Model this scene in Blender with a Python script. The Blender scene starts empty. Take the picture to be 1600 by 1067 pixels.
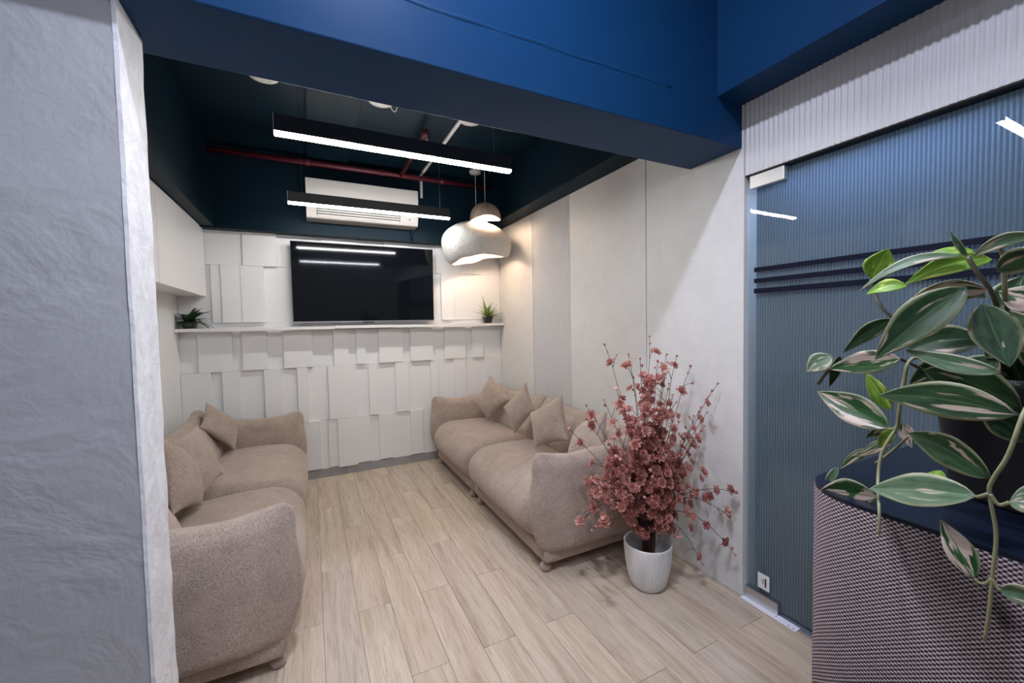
import bpy, bmesh, math, random
from mathutils import Vector, Matrix, noise
random.seed(11)
PI = math.pi
SC = bpy.context.scene
COL = SC.collection

# ---------------------------------------------------------------- camera
cam_d = bpy.data.cameras.new('camera'); cam = bpy.data.objects.new('camera', cam_d); COL.objects.link(cam)
F_PX, YAW, PITCH, ROLL = 637.3, math.radians(26.244), math.radians(2.475), math.radians(-1.113)
fw = Vector((math.sin(YAW)*math.cos(PITCH), math.cos(YAW)*math.cos(PITCH), -math.sin(PITCH)))
r0 = Vector((math.cos(YAW), -math.sin(YAW), 0)); u0 = r0.cross(fw)
rt = math.cos(ROLL)*r0 + math.sin(ROLL)*u0; up = -math.sin(ROLL)*r0 + math.cos(ROLL)*u0
cam.matrix_world = Matrix((( rt.x, up.x, -fw.x, 0), (rt.y, up.y, -fw.y, 0), (rt.z, up.z, -fw.z, 1.38), (0, 0, 0, 1)))
cam_d.sensor_width = 36; cam_d.lens = F_PX/1600*36; cam_d.clip_start = .02
SC.camera = cam
# ---------------------------------------------------------------- light and exposure
W = bpy.data.worlds.new('world'); SC.world = W; W.use_nodes = True
W.node_tree.nodes['Background'].inputs[0].default_value = (.80, .84, 1, 1)
W.node_tree.nodes['Background'].inputs[1].default_value = .20
vs = SC.view_settings
vs.view_transform = 'Standard'; vs.look = 'None'; vs.gamma = 1; vs.use_curve_mapping = False; vs.exposure = 0.10
LED_E = 80.0          # linear pendants
LED_C = (1, .985, .965, 1)
DOWN_E = 860.0        # entrance downlight; the two added fill lights take a share
DOWN_C = (.74, .78, 1, 1)
BULB_E = 210.0        # bulbs of the two stone pendants
BULB_C = (1, .74, .54, 1)
BACK_E = 26.0         # added strip that makes the glow on the door glass
BACK_C = (.52, .66, 1, 1)

# ---------------------------------------------------------------- helpers
def tag(o, label=None, cat=None, group=None, kind=None):
    if label: o['label'] = label
    if cat: o['category'] = cat
    if group: o['group'] = group
    if kind: o['kind'] = kind
    return o
def empty(name, loc=(0,0,0), rz=0, label=None, cat=None, group=None, kind=None):
    o = bpy.data.objects.new(name, None); COL.objects.link(o); o.location = loc; o.rotation_euler = (0,0,rz)
    o.empty_display_size = .05
    return tag(o, label, cat, group, kind)
def link(name, me, mat=None, parent=None):
    o = bpy.data.objects.new(name, me); COL.objects.link(o)
    if mat is not None and not me.materials: me.materials.append(mat)
    if parent is not None: o.parent = parent
    return o
def obj(name, bm, mat=None, parent=None, smooth=False, loc=None):
    me = bpy.data.meshes.new(name); bm.to_mesh(me); bm.free()
    if smooth:
        for p in me.polygons: p.use_smooth = True
    o = link(name, me, mat, parent)
    if loc: o.location = loc
    return o
def box(bm, x0, x1, y0, y1, z0, z1, bev=0, seg=1):
    r = bmesh.ops.create_cube(bm, size=1)
    vsx = r['verts']
    for v in vsx:
        v.co = Vector((x0 if v.co.x < 0 else x1, y0 if v.co.y < 0 else y1, z0 if v.co.z < 0 else z1))
    if bev > 0:
        es = list({e for v in vsx for e in v.link_edges})
        bmesh.ops.bevel(bm, geom=es, offset=bev, segments=seg, profile=.5, affect='EDGES')
    return bm
def boxo(name, b, mat, parent=None, bev=0, seg=1, smooth=False):
    return obj(name, box(bmesh.new(), *b, bev=bev, seg=seg), mat, parent, smooth)
def tube(bm, pts, rad, n=8, cap=True):
    """pts: list of vectors; rad: float or list"""
    pts = [Vector(p) for p in pts]; m = len(pts)
    if not isinstance(rad, (list, tuple)): rad = [rad]*m
    rings = []; ref = None
    for i, p in enumerate(pts):
        t = (pts[min(i+1, m-1)] - pts[max(i-1, 0)]).normalized()
        if ref is None: ref = t.orthogonal().normalized()
        ref = (ref - t*ref.dot(t))
        if ref.length < 1e-6: ref = t.orthogonal()
        ref.normalize(); b = t.cross(ref)
        rings.append([bm.verts.new(p + (ref*math.cos(2*PI*k/n) + b*math.sin(2*PI*k/n))*rad[i]) for k in range(n)])
    for a, c in zip(rings, rings[1:]):
        for k in range(n): bm.faces.new((a[k], a[(k+1)%n], c[(k+1)%n], c[k]))
    if cap:
        bm.faces.new(rings[0][::-1]); bm.faces.new(rings[-1])
    return bm
def smoothpath(pts, sub=4):
    P = [Vector(p) for p in pts]; out = []
    for i in range(len(P)-1):
        p0 = P[max(i-1,0)]; p1 = P[i]; p2 = P[i+1]; p3 = P[min(i+2,len(P)-1)]
        for k in range(sub):
            t = k/sub
            out.append(.5*((2*p1) + (p2-p0)*t + (2*p0-5*p1+4*p2-p3)*t*t + (3*p1-p0-3*p2+p3)*t**3))
    out.append(P[-1]); return out
def lathe(bm, prof, n=32, close_top=False, close_bot=False, ox=0, oy=0, rfun=None):
    rings = []
    for (r, z) in prof:
        rings.append([])
        for k in range(n):
            a = 2*PI*k/n; rr = r*(rfun(a, z) if rfun else 1)
            rings[-1].append(bm.verts.new((ox + rr*math.cos(a), oy + rr*math.sin(a), z)))
    for a, c in zip(rings, rings[1:]):
        for k in range(n): bm.faces.new((a[k], a[(k+1)%n], c[(k+1)%n], c[k]))
    if close_bot: bm.faces.new(rings[0][::-1])
    if close_top: bm.faces.new(rings[-1])
    return bm

# ---------------------------------------------------------------- materials
def nmat(name):
    m = bpy.data.materials.new(name); m.use_nodes = True
    nt = m.node_tree; b = nt.nodes['Principled BSDF']
    return m, nt, b
def N(nt, t, **kw):
    n = nt.nodes.new(t)
    for k, v in kw.items():
        if k in n.inputs: n.inputs[k].default_value = v
        else: setattr(n, k, v)
    return n
def coords(nt, kind='Object', scale=(1,1,1)):
    tc = nt.nodes.new('ShaderNodeTexCoord'); mp = nt.nodes.new('ShaderNodeMapping')
    mp.inputs['Scale'].default_value = scale
    nt.links.new(tc.outputs[kind], mp.inputs['Vector']); return mp.outputs['Vector']
def ramp(nt, fac, stops):
    r = nt.nodes.new('ShaderNodeValToRGB'); e = r.color_ramp.elements
    while len(e) < len(stops): e.new(.5)
    for i, (p, c) in enumerate(stops):
        e[i].position = p; e[i].color = (*c, 1) if len(c) == 3 else c
    nt.links.new(fac, r.inputs[0]); return r.outputs[0]
def noise_n(nt, vec, scale, detail=4, rough=.5, dist=0):
    n = N(nt, 'ShaderNodeTexNoise'); n.inputs['Scale'].default_value = scale; n.inputs['Detail'].default_value = detail
    n.inputs['Roughness'].default_value = rough; n.inputs['Distortion'].default_value = dist
    nt.links.new(vec, n.inputs['Vector']); return n.outputs[0]
def bump(nt, b, h, strength=.3, dist=.01):
    bp = N(nt, 'ShaderNodeBump'); bp.inputs['Strength'].default_value = strength; bp.inputs['Distance'].default_value = dist
    nt.links.new(h, bp.inputs['Height']); nt.links.new(bp.outputs[0], b.inputs['Normal']); return bp
def plain(name, col, rough=.5, metal=0, spec=.5, nscale=0, nstr=.1, ndist=.003, vary=0):
    m, nt, b = nmat(name)
    b.inputs['Base Color'].default_value = (*col, 1); b.inputs['Roughness'].default_value = rough
    b.inputs['Metallic'].default_value = metal; b.inputs['Specular IOR Level'].default_value = spec
    if nscale:
        v = coords(nt); h = noise_n(nt, v, nscale, 5)
        bump(nt, b, h, nstr, ndist)
        if vary:
            lo = tuple(c*(1-vary) for c in col); hi = tuple(min(1, c*(1+vary)) for c in col)
            nt.links.new(ramp(nt, noise_n(nt, v, nscale*.35, 3), [(.3, lo), (.7, hi)]), b.inputs['Base Color'])
    return m
def emit(name, col, s):
    m = bpy.data.materials.new(name); m.use_nodes = True; nt = m.node_tree
    nt.nodes.remove(nt.nodes['Principled BSDF'])
    e = nt.nodes.new('ShaderNodeEmission'); e.inputs[0].default_value = col; e.inputs[1].default_value = s
    nt.links.new(e.outputs[0], nt.nodes['Material Output'].inputs[0]); return m
def plaster(name, col, rough=.55, scale=9, strength=.35, swirl=2.5, vary=.06, dist=.004, spec=.4):
    m, nt, b = nmat(name); v = coords(nt)
    h1 = noise_n(nt, v, scale, 3, .55, swirl); h2 = noise_n(nt, v, scale*7, 4, .6, .6)
    mx = N(nt, 'ShaderNodeMath', operation='MULTIPLY_ADD'); mx.inputs[1].default_value = .25
    nt.links.new(h2, mx.inputs[0]); nt.links.new(h1, mx.inputs[2])
    bump(nt, b, mx.outputs[0], strength, dist)
    lo = tuple(c*(1-vary) for c in col); hi = tuple(min(1, c*(1+vary*.5)) for c in col)
    nt.links.new(ramp(nt, noise_n(nt, v, scale*.45, 4, .6, 1.5), [(.3, lo), (.7, hi)]), b.inputs['Base Color'])
    b.inputs['Roughness'].default_value = rough; b.inputs['Specular IOR Level'].default_value = spec
    return m
M = {}
M['white_panel'] = plain('white_panel', (.80,.80,.80), .5, nscale=260, nstr=.12, ndist=.0015)
M['white_wall'] = plain('white_wall', (.80,.795,.79), .6, nscale=120, nstr=.06, ndist=.002)
M['white_laminate'] = plain('white_laminate', (.80,.79,.78), .35, nscale=60, nstr=.02, ndist=.001)
M['wall_plaster'] = plaster('wall_plaster', (.70,.695,.675), .55, 14, .30, 3.0, .05, .003)
M['fluted'] = plain('fluted', (.66,.65,.64), .5, nscale=180, nstr=.05, ndist=.001)
M['column_plaster'] = plaster('column_plaster', (.385,.39,.405), .5, 3.4, 1.0, 2.2, .05, .008)
M['edge_plaster'] = plaster('edge_plaster', (.76,.76,.78), .6, 22, .6, 1.2, .16, .005)
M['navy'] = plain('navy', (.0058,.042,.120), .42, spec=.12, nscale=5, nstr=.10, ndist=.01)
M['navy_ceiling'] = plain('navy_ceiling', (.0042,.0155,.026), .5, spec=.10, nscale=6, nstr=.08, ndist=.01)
M['baseboard'] = plain('baseboard', (.33,.33,.33), .4, nscale=60, nstr=.05, ndist=.001, vary=.06)
M['grout'] = plain('grout', (.30,.25,.21), .8, nscale=60)
M['steel'] = plain('steel', (.62,.62,.63), .32, 1.0, nscale=90, nstr=.05, ndist=.001)
M['nickel'] = plain('nickel', (.70,.68,.66), .4, .7, nscale=90, nstr=.05, ndist=.001)
M['black_plastic'] = plain('black_plastic', (.012,.012,.014), .45, nscale=80, nstr=.03, ndist=.001)
M['black_metal'] = plain('black_metal', (.03,.03,.032), .5, nscale=80, nstr=.03, ndist=.001)
M['band'] = plain('band', (.008,.010,.022), .6, spec=.08, nscale=80, nstr=.02, ndist=.001)
M['white_plastic'] = plain('white_plastic', (.74,.73,.71), .4, nscale=80, nstr=.02, ndist=.001)
M['ac_plastic'] = plain('ac_plastic', (.44,.42,.40), .45, nscale=80, nstr=.02, ndist=.001)
M['vent_dark'] = plain('vent_dark', (.10,.095,.09), .5, nscale=80, nstr=.02, ndist=.001)
M['red_pipe'] = plain('red_pipe', (.095,.012,.022), .35, nscale=30, nstr=.08, ndist=.002, vary=.25)
M['marble'] = plain('marble', (.80,.80,.86), .3, nscale=14, nstr=.02, ndist=.001, vary=.05)
M['sticker'] = plain('sticker', (.82,.82,.82), .5, nscale=60, nstr=.01, ndist=.0005)
M['ink'] = plain('ink', (.03,.03,.035), .6, nscale=60, nstr=.01, ndist=.0005)
M['led'] = emit('led', LED_C, LED_E)
M['led_front'] = emit('led_front', (.86,.90,1,1), LED_E*1.45)
M['down'] = emit('down', DOWN_C, DOWN_E)
M['down_fill'] = emit('down_fill', DOWN_C, DOWN_E*.35)  # dimmer emission for the two added fill lights
M['bulb'] = emit('bulb', BULB_C, BULB_E)
M['glow_strip'] = emit('glow_strip', BACK_C, BACK_E)
M['pot_white'] = plain('pot_white', (.72,.72,.70), .45, nscale=50, nstr=.04, ndist=.001, vary=.05)
M['soil'] = plain('soil', (.06,.045,.035), .95, nscale=90, nstr=.8, ndist=.01, vary=.5)
M['foam'] = plain('foam', (.38,.37,.36), .9, nscale=60, nstr=.5, ndist=.005, vary=.1)
M['bark'] = plain('bark', (.055,.018,.014), .7, nscale=60, nstr=.5, ndist=.004, vary=.4)
M['twig'] = plain('twig', (.06,.028,.026), .7, nscale=120, nstr=.3, ndist=.002, vary=.3)
M['stem_green'] = plain('stem_green', (.20,.20,.10), .5, nscale=90, nstr=.2, ndist=.001, vary=.25)
M['stem_dark'] = plain('stem_dark', (.065,.055,.03), .55, nscale=90, nstr=.2, ndist=.001, vary=.25)
M['navy_top'] = plain('navy_top', (.0045,.0075,.018), .28, nscale=40, nstr=.03, ndist=.001)
M['fern'] = plain('fern', (.034,.080,.026), .55, nscale=60, nstr=.1, ndist=.001, vary=.4)
M['agave'] = plain('agave', (.20,.30,.06), .5, nscale=40, nstr=.1, ndist=.001, vary=.3)
M['backroom'] = plain('backroom', (.16,.18,.21), .7, nscale=20, nstr=.05, ndist=.001)

def fabric():
    m, nt, b = nmat('boucle'); v = coords(nt)
    n1 = noise_n(nt, v, 240, 3, .8); n2 = noise_n(nt, v, 7, 4, .6, .8)
    fine = ramp(nt, n1, [(.34, (.235,.18,.15)), (.5, (.42,.335,.28)), (.66, (.62,.525,.455))])
    mot = ramp(nt, n2, [(.3, (.84,.82,.80)), (.7, (1.06,1.04,1.02))])
    mx = N(nt, 'ShaderNodeMix', data_type='RGBA', blend_type='MULTIPLY'); mx.inputs[0].default_value = 1
    nt.links.new(fine, mx.inputs[6]); nt.links.new(mot, mx.inputs[7]); nt.links.new(mx.outputs[2], b.inputs['Base Color'])
    b.inputs['Roughness'].default_value = .95; b.inputs['Specular IOR Level'].default_value = .15
    b.inputs['Sheen Weight'].default_value = .35; b.inputs['Sheen Roughness'].default_value = .5
    b.inputs['Sheen Tint'].default_value = (.9,.82,.76,1)
    bump(nt, b, n1, .55, .004); return m
M['boucle'] = fabric()

def wood():
    m, nt, b = nmat('oak_plank')
    tc = nt.nodes.new('ShaderNodeTexCoord'); oi = nt.nodes.new('ShaderNodeObjectInfo')
    off = N(nt, 'ShaderNodeVectorMath', operation='MULTIPLY_ADD')
    cb = nt.nodes.new('ShaderNodeCombineXYZ')
    for i in range(3): nt.links.new(oi.outputs['Random'], cb.inputs[i])
    nt.links.new(cb.outputs[0], off.inputs[0]); off.inputs[1].default_value = (37, 53, 29)
    nt.links.new(tc.outputs['Object'], off.inputs[2])
    mp = nt.nodes.new('ShaderNodeMapping'); mp.inputs['Scale'].default_value = (1, .055, 1)
    nt.links.new(off.outputs[0], mp.inputs[0]); v = mp.outputs[0]
    big = noise_n(nt, v, 13, 4, .55, 1.1); grain = noise_n(nt, v, 95, 4, .65, .5)
    mp2 = nt.nodes.new('ShaderNodeMapping'); mp2.inputs['Scale'].default_value = (1, .03, 1)
    nt.links.new(off.outputs[0], mp2.inputs[0]); fine = noise_n(nt, mp2.outputs[0], 260, 3, .6)
    base = ramp(nt, big, [(.26, (.405,.322,.248)), (.45, (.525,.435,.346)), (.62, (.605,.513,.420)), (.8, (.495,.405,.322))])
    g = ramp(nt, grain, [(.34, (.74,.71,.68)), (.50, (1,1,1)), (.8, (1.04,1.03,1.02))])
    f = ramp(nt, fine, [(.35, (.86,.84,.82)), (.55, (1,1,1))])
    m1 = N(nt, 'ShaderNodeMix', data_type='RGBA', blend_type='MULTIPLY'); m1.inputs[0].default_value = .75
    nt.links.new(base, m1.inputs[6]); nt.links.new(g, m1.inputs[7])
    m2 = N(nt, 'ShaderNodeMix', data_type='RGBA', blend_type='MULTIPLY'); m2.inputs[0].default_value = .9
    nt.links.new(m1.outputs[2], m2.inputs[6]); nt.links.new(f, m2.inputs[7])
    tint = ramp(nt, oi.outputs['Random'], [(0, (.95,.95,.96)), (.3, (1.06,1.02,.96)), (.6, (.97,.94,.92)), (1, (1.08,1.06,1.02))])
    m3 = N(nt, 'ShaderNodeMix', data_type='RGBA', blend_type='MULTIPLY'); m3.inputs[0].default_value = 1
    nt.links.new(m2.outputs[2], m3.inputs[6]); nt.links.new(tint, m3.inputs[7])
    nt.links.new(m3.outputs[2], b.inputs['Base Color'])
    b.inputs['Roughness'].default_value = .48; b.inputs['Specular IOR Level'].default_value = .35
    bump(nt, b, grain, .12, .0015); return m
M['oak'] = wood()

def weave():
    m, nt, b = nmat('woven_fabric')
    tc = nt.nodes.new('ShaderNodeTexCoord'); sp = nt.nodes.new('ShaderNodeSeparateXYZ')
    nt.links.new(tc.outputs['UV'], sp.inputs[0])
    p = .0031
    def wv(src, k, add=None):
        a = N(nt, 'ShaderNodeMath', operation='MULTIPLY'); a.inputs[1].default_value = k
        nt.links.new(src, a.inputs[0]); s = N(nt, 'ShaderNodeMath', operation='SINE'); nt.links.new(a.outputs[0], s.inputs[0]); return s.outputs[0]
    a = wv(sp.outputs[0], PI/(p*1.25)); c = wv(sp.outputs[1], PI/p)
    ml = N(nt, 'ShaderNodeMath', operation='MULTIPLY'); nt.links.new(a, ml.inputs[0]); nt.links.new(c, ml.inputs[1])
    nz = noise_n(nt, coords(nt, 'UV'), 420, 3, .7)
    ad = N(nt, 'ShaderNodeMath', operation='MULTIPLY_ADD'); nt.links.new(nz, ad.inputs[0]); ad.inputs[1].default_value = 1.3
    nt.links.new(ml.outputs[0], ad.inputs[2])
    colr = ramp(nt, ad.outputs[0], [(.0, (.012,.008,.009)), (.44, (.050,.036,.037)), (.72, (.150,.112,.112)), (1, (.29,.23,.225))])
    nt.links.new(colr, b.inputs['Base Color']); b.inputs['Roughness'].default_value = .9; b.inputs['Specular IOR Level'].default_value = .15
    bump(nt, b, ad.outputs[0], .6, .002); return m
M['weave'] = weave()

def leaf_mat(name, dark, light, edge, patch, patch_amt, edge_w):
    m, nt, b = nmat(name)
    tc = nt.nodes.new('ShaderNodeTexCoord'); sp = nt.nodes.new('ShaderNodeSeparateXYZ'); nt.links.new(tc.outputs['UV'], sp.inputs[0])
    oi = nt.nodes.new('ShaderNodeObjectInfo')
    cb = nt.nodes.new('ShaderNodeCombineXYZ')
    mu = N(nt, 'ShaderNodeMath', operation='MULTIPLY'); mu.inputs[1].default_value = 90; nt.links.new(oi.outputs['Random'], mu.inputs[0])
    ad = N(nt, 'ShaderNodeVectorMath', operation='ADD'); nt.links.new(tc.outputs['UV'], ad.inputs[0])
    for i in range(3): nt.links.new(mu.outputs[0], cb.inputs[i])
    nt.links.new(cb.outputs[0], ad.inputs[1])
    # across coordinate: 0 at the midrib, 1 at the margin
    s = N(nt, 'ShaderNodeMath', operation='SUBTRACT'); s.inputs[1].default_value = .5; nt.links.new(sp.outputs[0], s.inputs[0])
    ab = N(nt, 'ShaderNodeMath', operation='ABSOLUTE'); nt.links.new(s.outputs[0], ab.inputs[0])
    mp = nt.nodes.new('ShaderNodeMapping'); mp.inputs['Scale'].default_value = (2.2, 1.0, 1); nt.links.new(ad.outputs[0], mp.inputs[0])
    n1 = noise_n(nt, mp.outputs[0], 3.2, 4, .55, .6); n2 = noise_n(nt, mp.outputs[0], 1.6, 3, .5, .3)
    body = ramp(nt, n1, [(.3, dark), (.7, light)])
    w = N(nt, 'ShaderNodeMath', operation='MULTIPLY_ADD'); nt.links.new(n1, w.inputs[0]); w.inputs[1].default_value = .16; nt.links.new(ab.outputs[0], w.inputs[2])
    ef = ramp(nt, w.outputs[0], [(max(0, .56-edge_w), (0,0,0)), (.60-edge_w*.4, (1,1,1))])
    m1 = N(nt, 'ShaderNodeMix', data_type='RGBA'); nt.links.new(ef, m1.inputs[0]); nt.links.new(body, m1.inputs[6]); m1.inputs[7].default_value = (*edge, 1)
    pf = ramp(nt, n2, [(.62-patch_amt, (0,0,0)), (.66-patch_amt, (1,1,1))])
    m2 = N(nt, 'ShaderNodeMix', data_type='RGBA'); nt.links.new(pf, m2.inputs[0]); nt.links.new(m1.outputs[2], m2.inputs[6]); m2.inputs[7].default_value = (*patch, 1)
    rib = ramp(nt, ab.outputs[0], [(.0, (1,1,1)), (.035, (0,0,0))])
    m3 = N(nt, 'ShaderNodeMix', data_type='RGBA'); nt.links.new(rib, m3.inputs[0]); nt.links.new(m2.outputs[2], m3.inputs[6]); m3.inputs[7].default_value = (*[c*1.25+.02 for c in light], 1)
    nt.links.new(m3.outputs[2], b.inputs['Base Color']); b.inputs['Roughness'].default_value = .42
    b.inputs['Specular IOR Level'].default_value = .28
    tr = nt.nodes.new('ShaderNodeBsdfTranslucent'); nt.links.new(m3.outputs[2], tr.inputs[0])
    ms = nt.nodes.new('ShaderNodeMixShader'); ms.inputs[0].default_value = .22
    nt.links.new(b.outputs[0], ms.inputs[1]); nt.links.new(tr.outputs[0], ms.inputs[2])
    nt.links.new(ms.outputs[0], nt.nodes['Material Output'].inputs[0])
    bump(nt, b, n1, .15, .003); return m
M['leaf0'] = leaf_mat('leaf_dark', (.009,.030,.011), (.032,.078,.028), (.24,.25,.13), (.42,.33,.26), .0, .10)
M['leaf1'] = leaf_mat('leaf_bright', (.10,.23,.015), (.24,.42,.05), (.36,.50,.10), (.50,.60,.10), .02, .08)
M['leaf2'] = leaf_mat('leaf_variegated', (.011,.045,.012), (.042,.115,.030), (.33,.34,.20), (.56,.44,.36), .13, .09)
M['leaf3'] = leaf_mat('leaf_pale', (.050,.105,.050), (.12,.19,.11), (.36,.37,.23), (.46,.38,.30), .04, .10)

def petal_mat():
    m, nt, b = nmat('petal'); oi = nt.nodes.new('ShaderNodeObjectInfo'); v = coords(nt)
    c1 = ramp(nt, oi.outputs['Random'], [(0, (.47,.21,.18)), (.35, (.61,.32,.27)), (.7, (.68,.37,.31)), (1, (.78,.50,.45))])
    c2 = ramp(nt, noise_n(nt, v, 70, 3), [(.3, (.85,.8,.8)), (.7, (1.15,1.1,1.1))])
    mx = N(nt, 'ShaderNodeMix', data_type='RGBA', blend_type='MULTIPLY'); mx.inputs[0].default_value = 1
    nt.links.new(c1, mx.inputs[6]); nt.links.new(c2, mx.inputs[7]); nt.links.new(mx.outputs[2], b.inputs['Base Color'])
    b.inputs['Roughness'].default_value = .8; b.inputs['Specular IOR Level'].default_value = .2
    tr = nt.nodes.new('ShaderNodeBsdfTranslucent'); nt.links.new(mx.outputs[2], tr.inputs[0])
    ms = nt.nodes.new('ShaderNodeMixShader'); ms.inputs[0].default_value = .3
    nt.links.new(b.outputs[0], ms.inputs[1]); nt.links.new(tr.outputs[0], ms.inputs[2])
    nt.links.new(ms.outputs[0], nt.nodes['Material Output'].inputs[0]); return m
M['petal'] = petal_mat()

def pane_mat():
    m = bpy.data.materials.new('clear_glass'); m.use_nodes = True; nt = m.node_tree
    nt.nodes.remove(nt.nodes['Principled BSDF'])
    t = nt.nodes.new('ShaderNodeBsdfTransparent'); t.inputs[0].default_value = (.90,.95,.97,1)
    g = nt.nodes.new('ShaderNodeBsdfGlossy'); g.inputs['Roughness'].default_value = .015
    fr = nt.nodes.new('ShaderNodeFresnel'); fr.inputs[0].default_value = 1.5
    ge = nt.nodes.new('ShaderNodeNewGeometry'); iv = N(nt, 'ShaderNodeMath', operation='SUBTRACT'); iv.inputs[0].default_value = 1
    nt.links.new(ge.outputs['Backfacing'], iv.inputs[1]); fm_ = N(nt, 'ShaderNodeMath', operation='MULTIPLY')   # the pane mirrors at its outer faces only
    nt.links.new(fr.outputs[0], fm_.inputs[0]); nt.links.new(iv.outputs[0], fm_.inputs[1])
    ms = nt.nodes.new('ShaderNodeMixShader'); nt.links.new(fm_.outputs[0], ms.inputs[0])
    nt.links.new(t.outputs[0], ms.inputs[1]); nt.links.new(g.outputs[0], ms.inputs[2])
    nt.links.new(ms.outputs[0], nt.nodes['Material Output'].inputs[0]); return m
M['pane'] = pane_mat()
def film_mat():
    m, nt, b = nmat('fluted_film'); b.inputs['Roughness'].default_value = .4; b.inputs['Specular IOR Level'].default_value = .3
    v = coords(nt); base = ramp(nt, noise_n(nt, v, 3, 2), [(.3, (.235,.262,.268)), (.7, (.255,.282,.288))])
    sp = nt.nodes.new('ShaderNodeSeparateXYZ'); nt.links.new(v, sp.inputs[0])
    a = N(nt, 'ShaderNodeMath', operation='MULTIPLY_ADD'); a.inputs[1].default_value = 2*PI/FLUTE; a.inputs[2].default_value = 2.02*2*PI/FLUTE + PI*.5; nt.links.new(sp.outputs[1], a.inputs[0])
    s = N(nt, 'ShaderNodeMath', operation='SINE'); nt.links.new(a.outputs[0], s.inputs[0])
    s2 = N(nt, 'ShaderNodeMath', operation='MULTIPLY_ADD'); s2.inputs[1].default_value = .5; s2.inputs[2].default_value = .5; nt.links.new(s.outputs[0], s2.inputs[0])
    rib = ramp(nt, s2.outputs[0], [(.25, (.82,.83,.84)), (.9, (1.08,1.08,1.07))])  # flute shading put into the film colour as dark and light stripes
    mx = N(nt, 'ShaderNodeMix', data_type='RGBA', blend_type='MULTIPLY'); mx.inputs[0].default_value = 1
    nt.links.new(base, mx.inputs[6]); nt.links.new(rib, mx.inputs[7]); nt.links.new(mx.outputs[2], b.inputs['Base Color'])
    tc = N(nt, 'ShaderNodeMix', data_type='RGBA', blend_type='MULTIPLY'); tc.inputs[0].default_value = 1; tc.inputs[6].default_value = (.36,.46,.64,1)
    rib2 = ramp(nt, s2.outputs[0], [(.3, (.35,.42,.55)), (.85, (1.5,1.45,1.4))]); nt.links.new(rib2, tc.inputs[7])  # streaks of light through the flutes, put into the translucent colour
    tr = nt.nodes.new('ShaderNodeBsdfTranslucent'); nt.links.new(tc.outputs[2], tr.inputs[0])
    ms = nt.nodes.new('ShaderNodeMixShader'); ms.inputs[0].default_value = .34
    nt.links.new(b.outputs[0], ms.inputs[1]); nt.links.new(tr.outputs[0], ms.inputs[2])
    nt.links.new(ms.outputs[0], nt.nodes['Material Output'].inputs[0]); return m
FLUTE = .0122     # pitch of the fluted film
M['film'] = film_mat()
def tv_mat():
    m, nt, b = nmat('tv_screen'); b.inputs['Base Color'].default_value = (.004,.005,.007,1)
    v = coords(nt); nt.links.new(ramp(nt, noise_n(nt, v, 40, 2), [(.3, (.0035,.0045,.0065)), (.7, (.0045,.0055,.0075))]), b.inputs['Base Color'])
    b.inputs['Roughness'].default_value = .045; b.inputs['Specular IOR Level'].default_value = .4; return m
M['tv'] = tv_mat()
def stone_mat():
    m, nt, b = nmat('pendant_stone'); v = coords(nt)
    h = noise_n(nt, v, 30, 5, .65, 1.4)
    nt.links.new(ramp(nt, noise_n(nt, v, 16, 4), [(.3, (.68,.66,.63)), (.7, (.77,.75,.72))]), b.inputs['Base Color'])
    b.inputs['Roughness'].default_value = .8; bump(nt, b, h, 1.0, .02); return m
M['stone'] = stone_mat()
M['lamp_shaded'] = plain('lamp_shaded', (.45,.36,.29), .7, nscale=60, nstr=.5, ndist=.004, vary=.15)  # shade on the small lamp's outside put into a darker base colour
M['lamp_inner'] = plain('lamp_inner', (.85,.78,.66), .7, nscale=60, nstr=.1, ndist=.002)

# ---------------------------------------------------------------- measured positions (metres)
PILLOWS= [('R1', [[1.539, 3.61, 0.89], [1.621, 3.351, 0.687], [1.467, 3.527, 0.474], [1.408, 3.716, 0.625]]), ('R2', [[1.52, 2.844, 0.916], [1.523, 2.712, 0.719], [1.389, 2.804, 0.527], [1.367, 2.958, 0.712]]), ('R3', [[1.541, 2.354, 0.893], [1.481, 2.202, 0.614], [1.385, 2.476, 0.504], [1.427, 2.619, 0.722]]), ('R4', [[1.631, 1.991, 0.837], [1.492, 1.871, 0.624], [1.419, 2.142, 0.511], [1.538, 2.188, 0.694]]), ('L1', [[-0.735, 3.809, 0.825], [-0.546, 3.931, 0.623], [-0.539, 3.649, 0.472], [-0.729, 3.552, 0.689]]), ('L2', [[-0.602, 2.89, 0.834], [-0.496, 2.912, 0.523], [-0.54, 2.565, 0.51], [-0.652, 2.541, 0.839]]), ('L3', [[-0.666, 2.446, 0.889], [-0.591, 2.794, 0.687], [-0.546, 2.625, 0.454], [-0.59, 2.312, 0.541]]), ('L4', [[-0.607, 2.152, 0.715], [-0.528, 2.249, 0.425], [-0.558, 1.928, 0.455], [-0.619, 1.866, 0.681]])]
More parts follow.
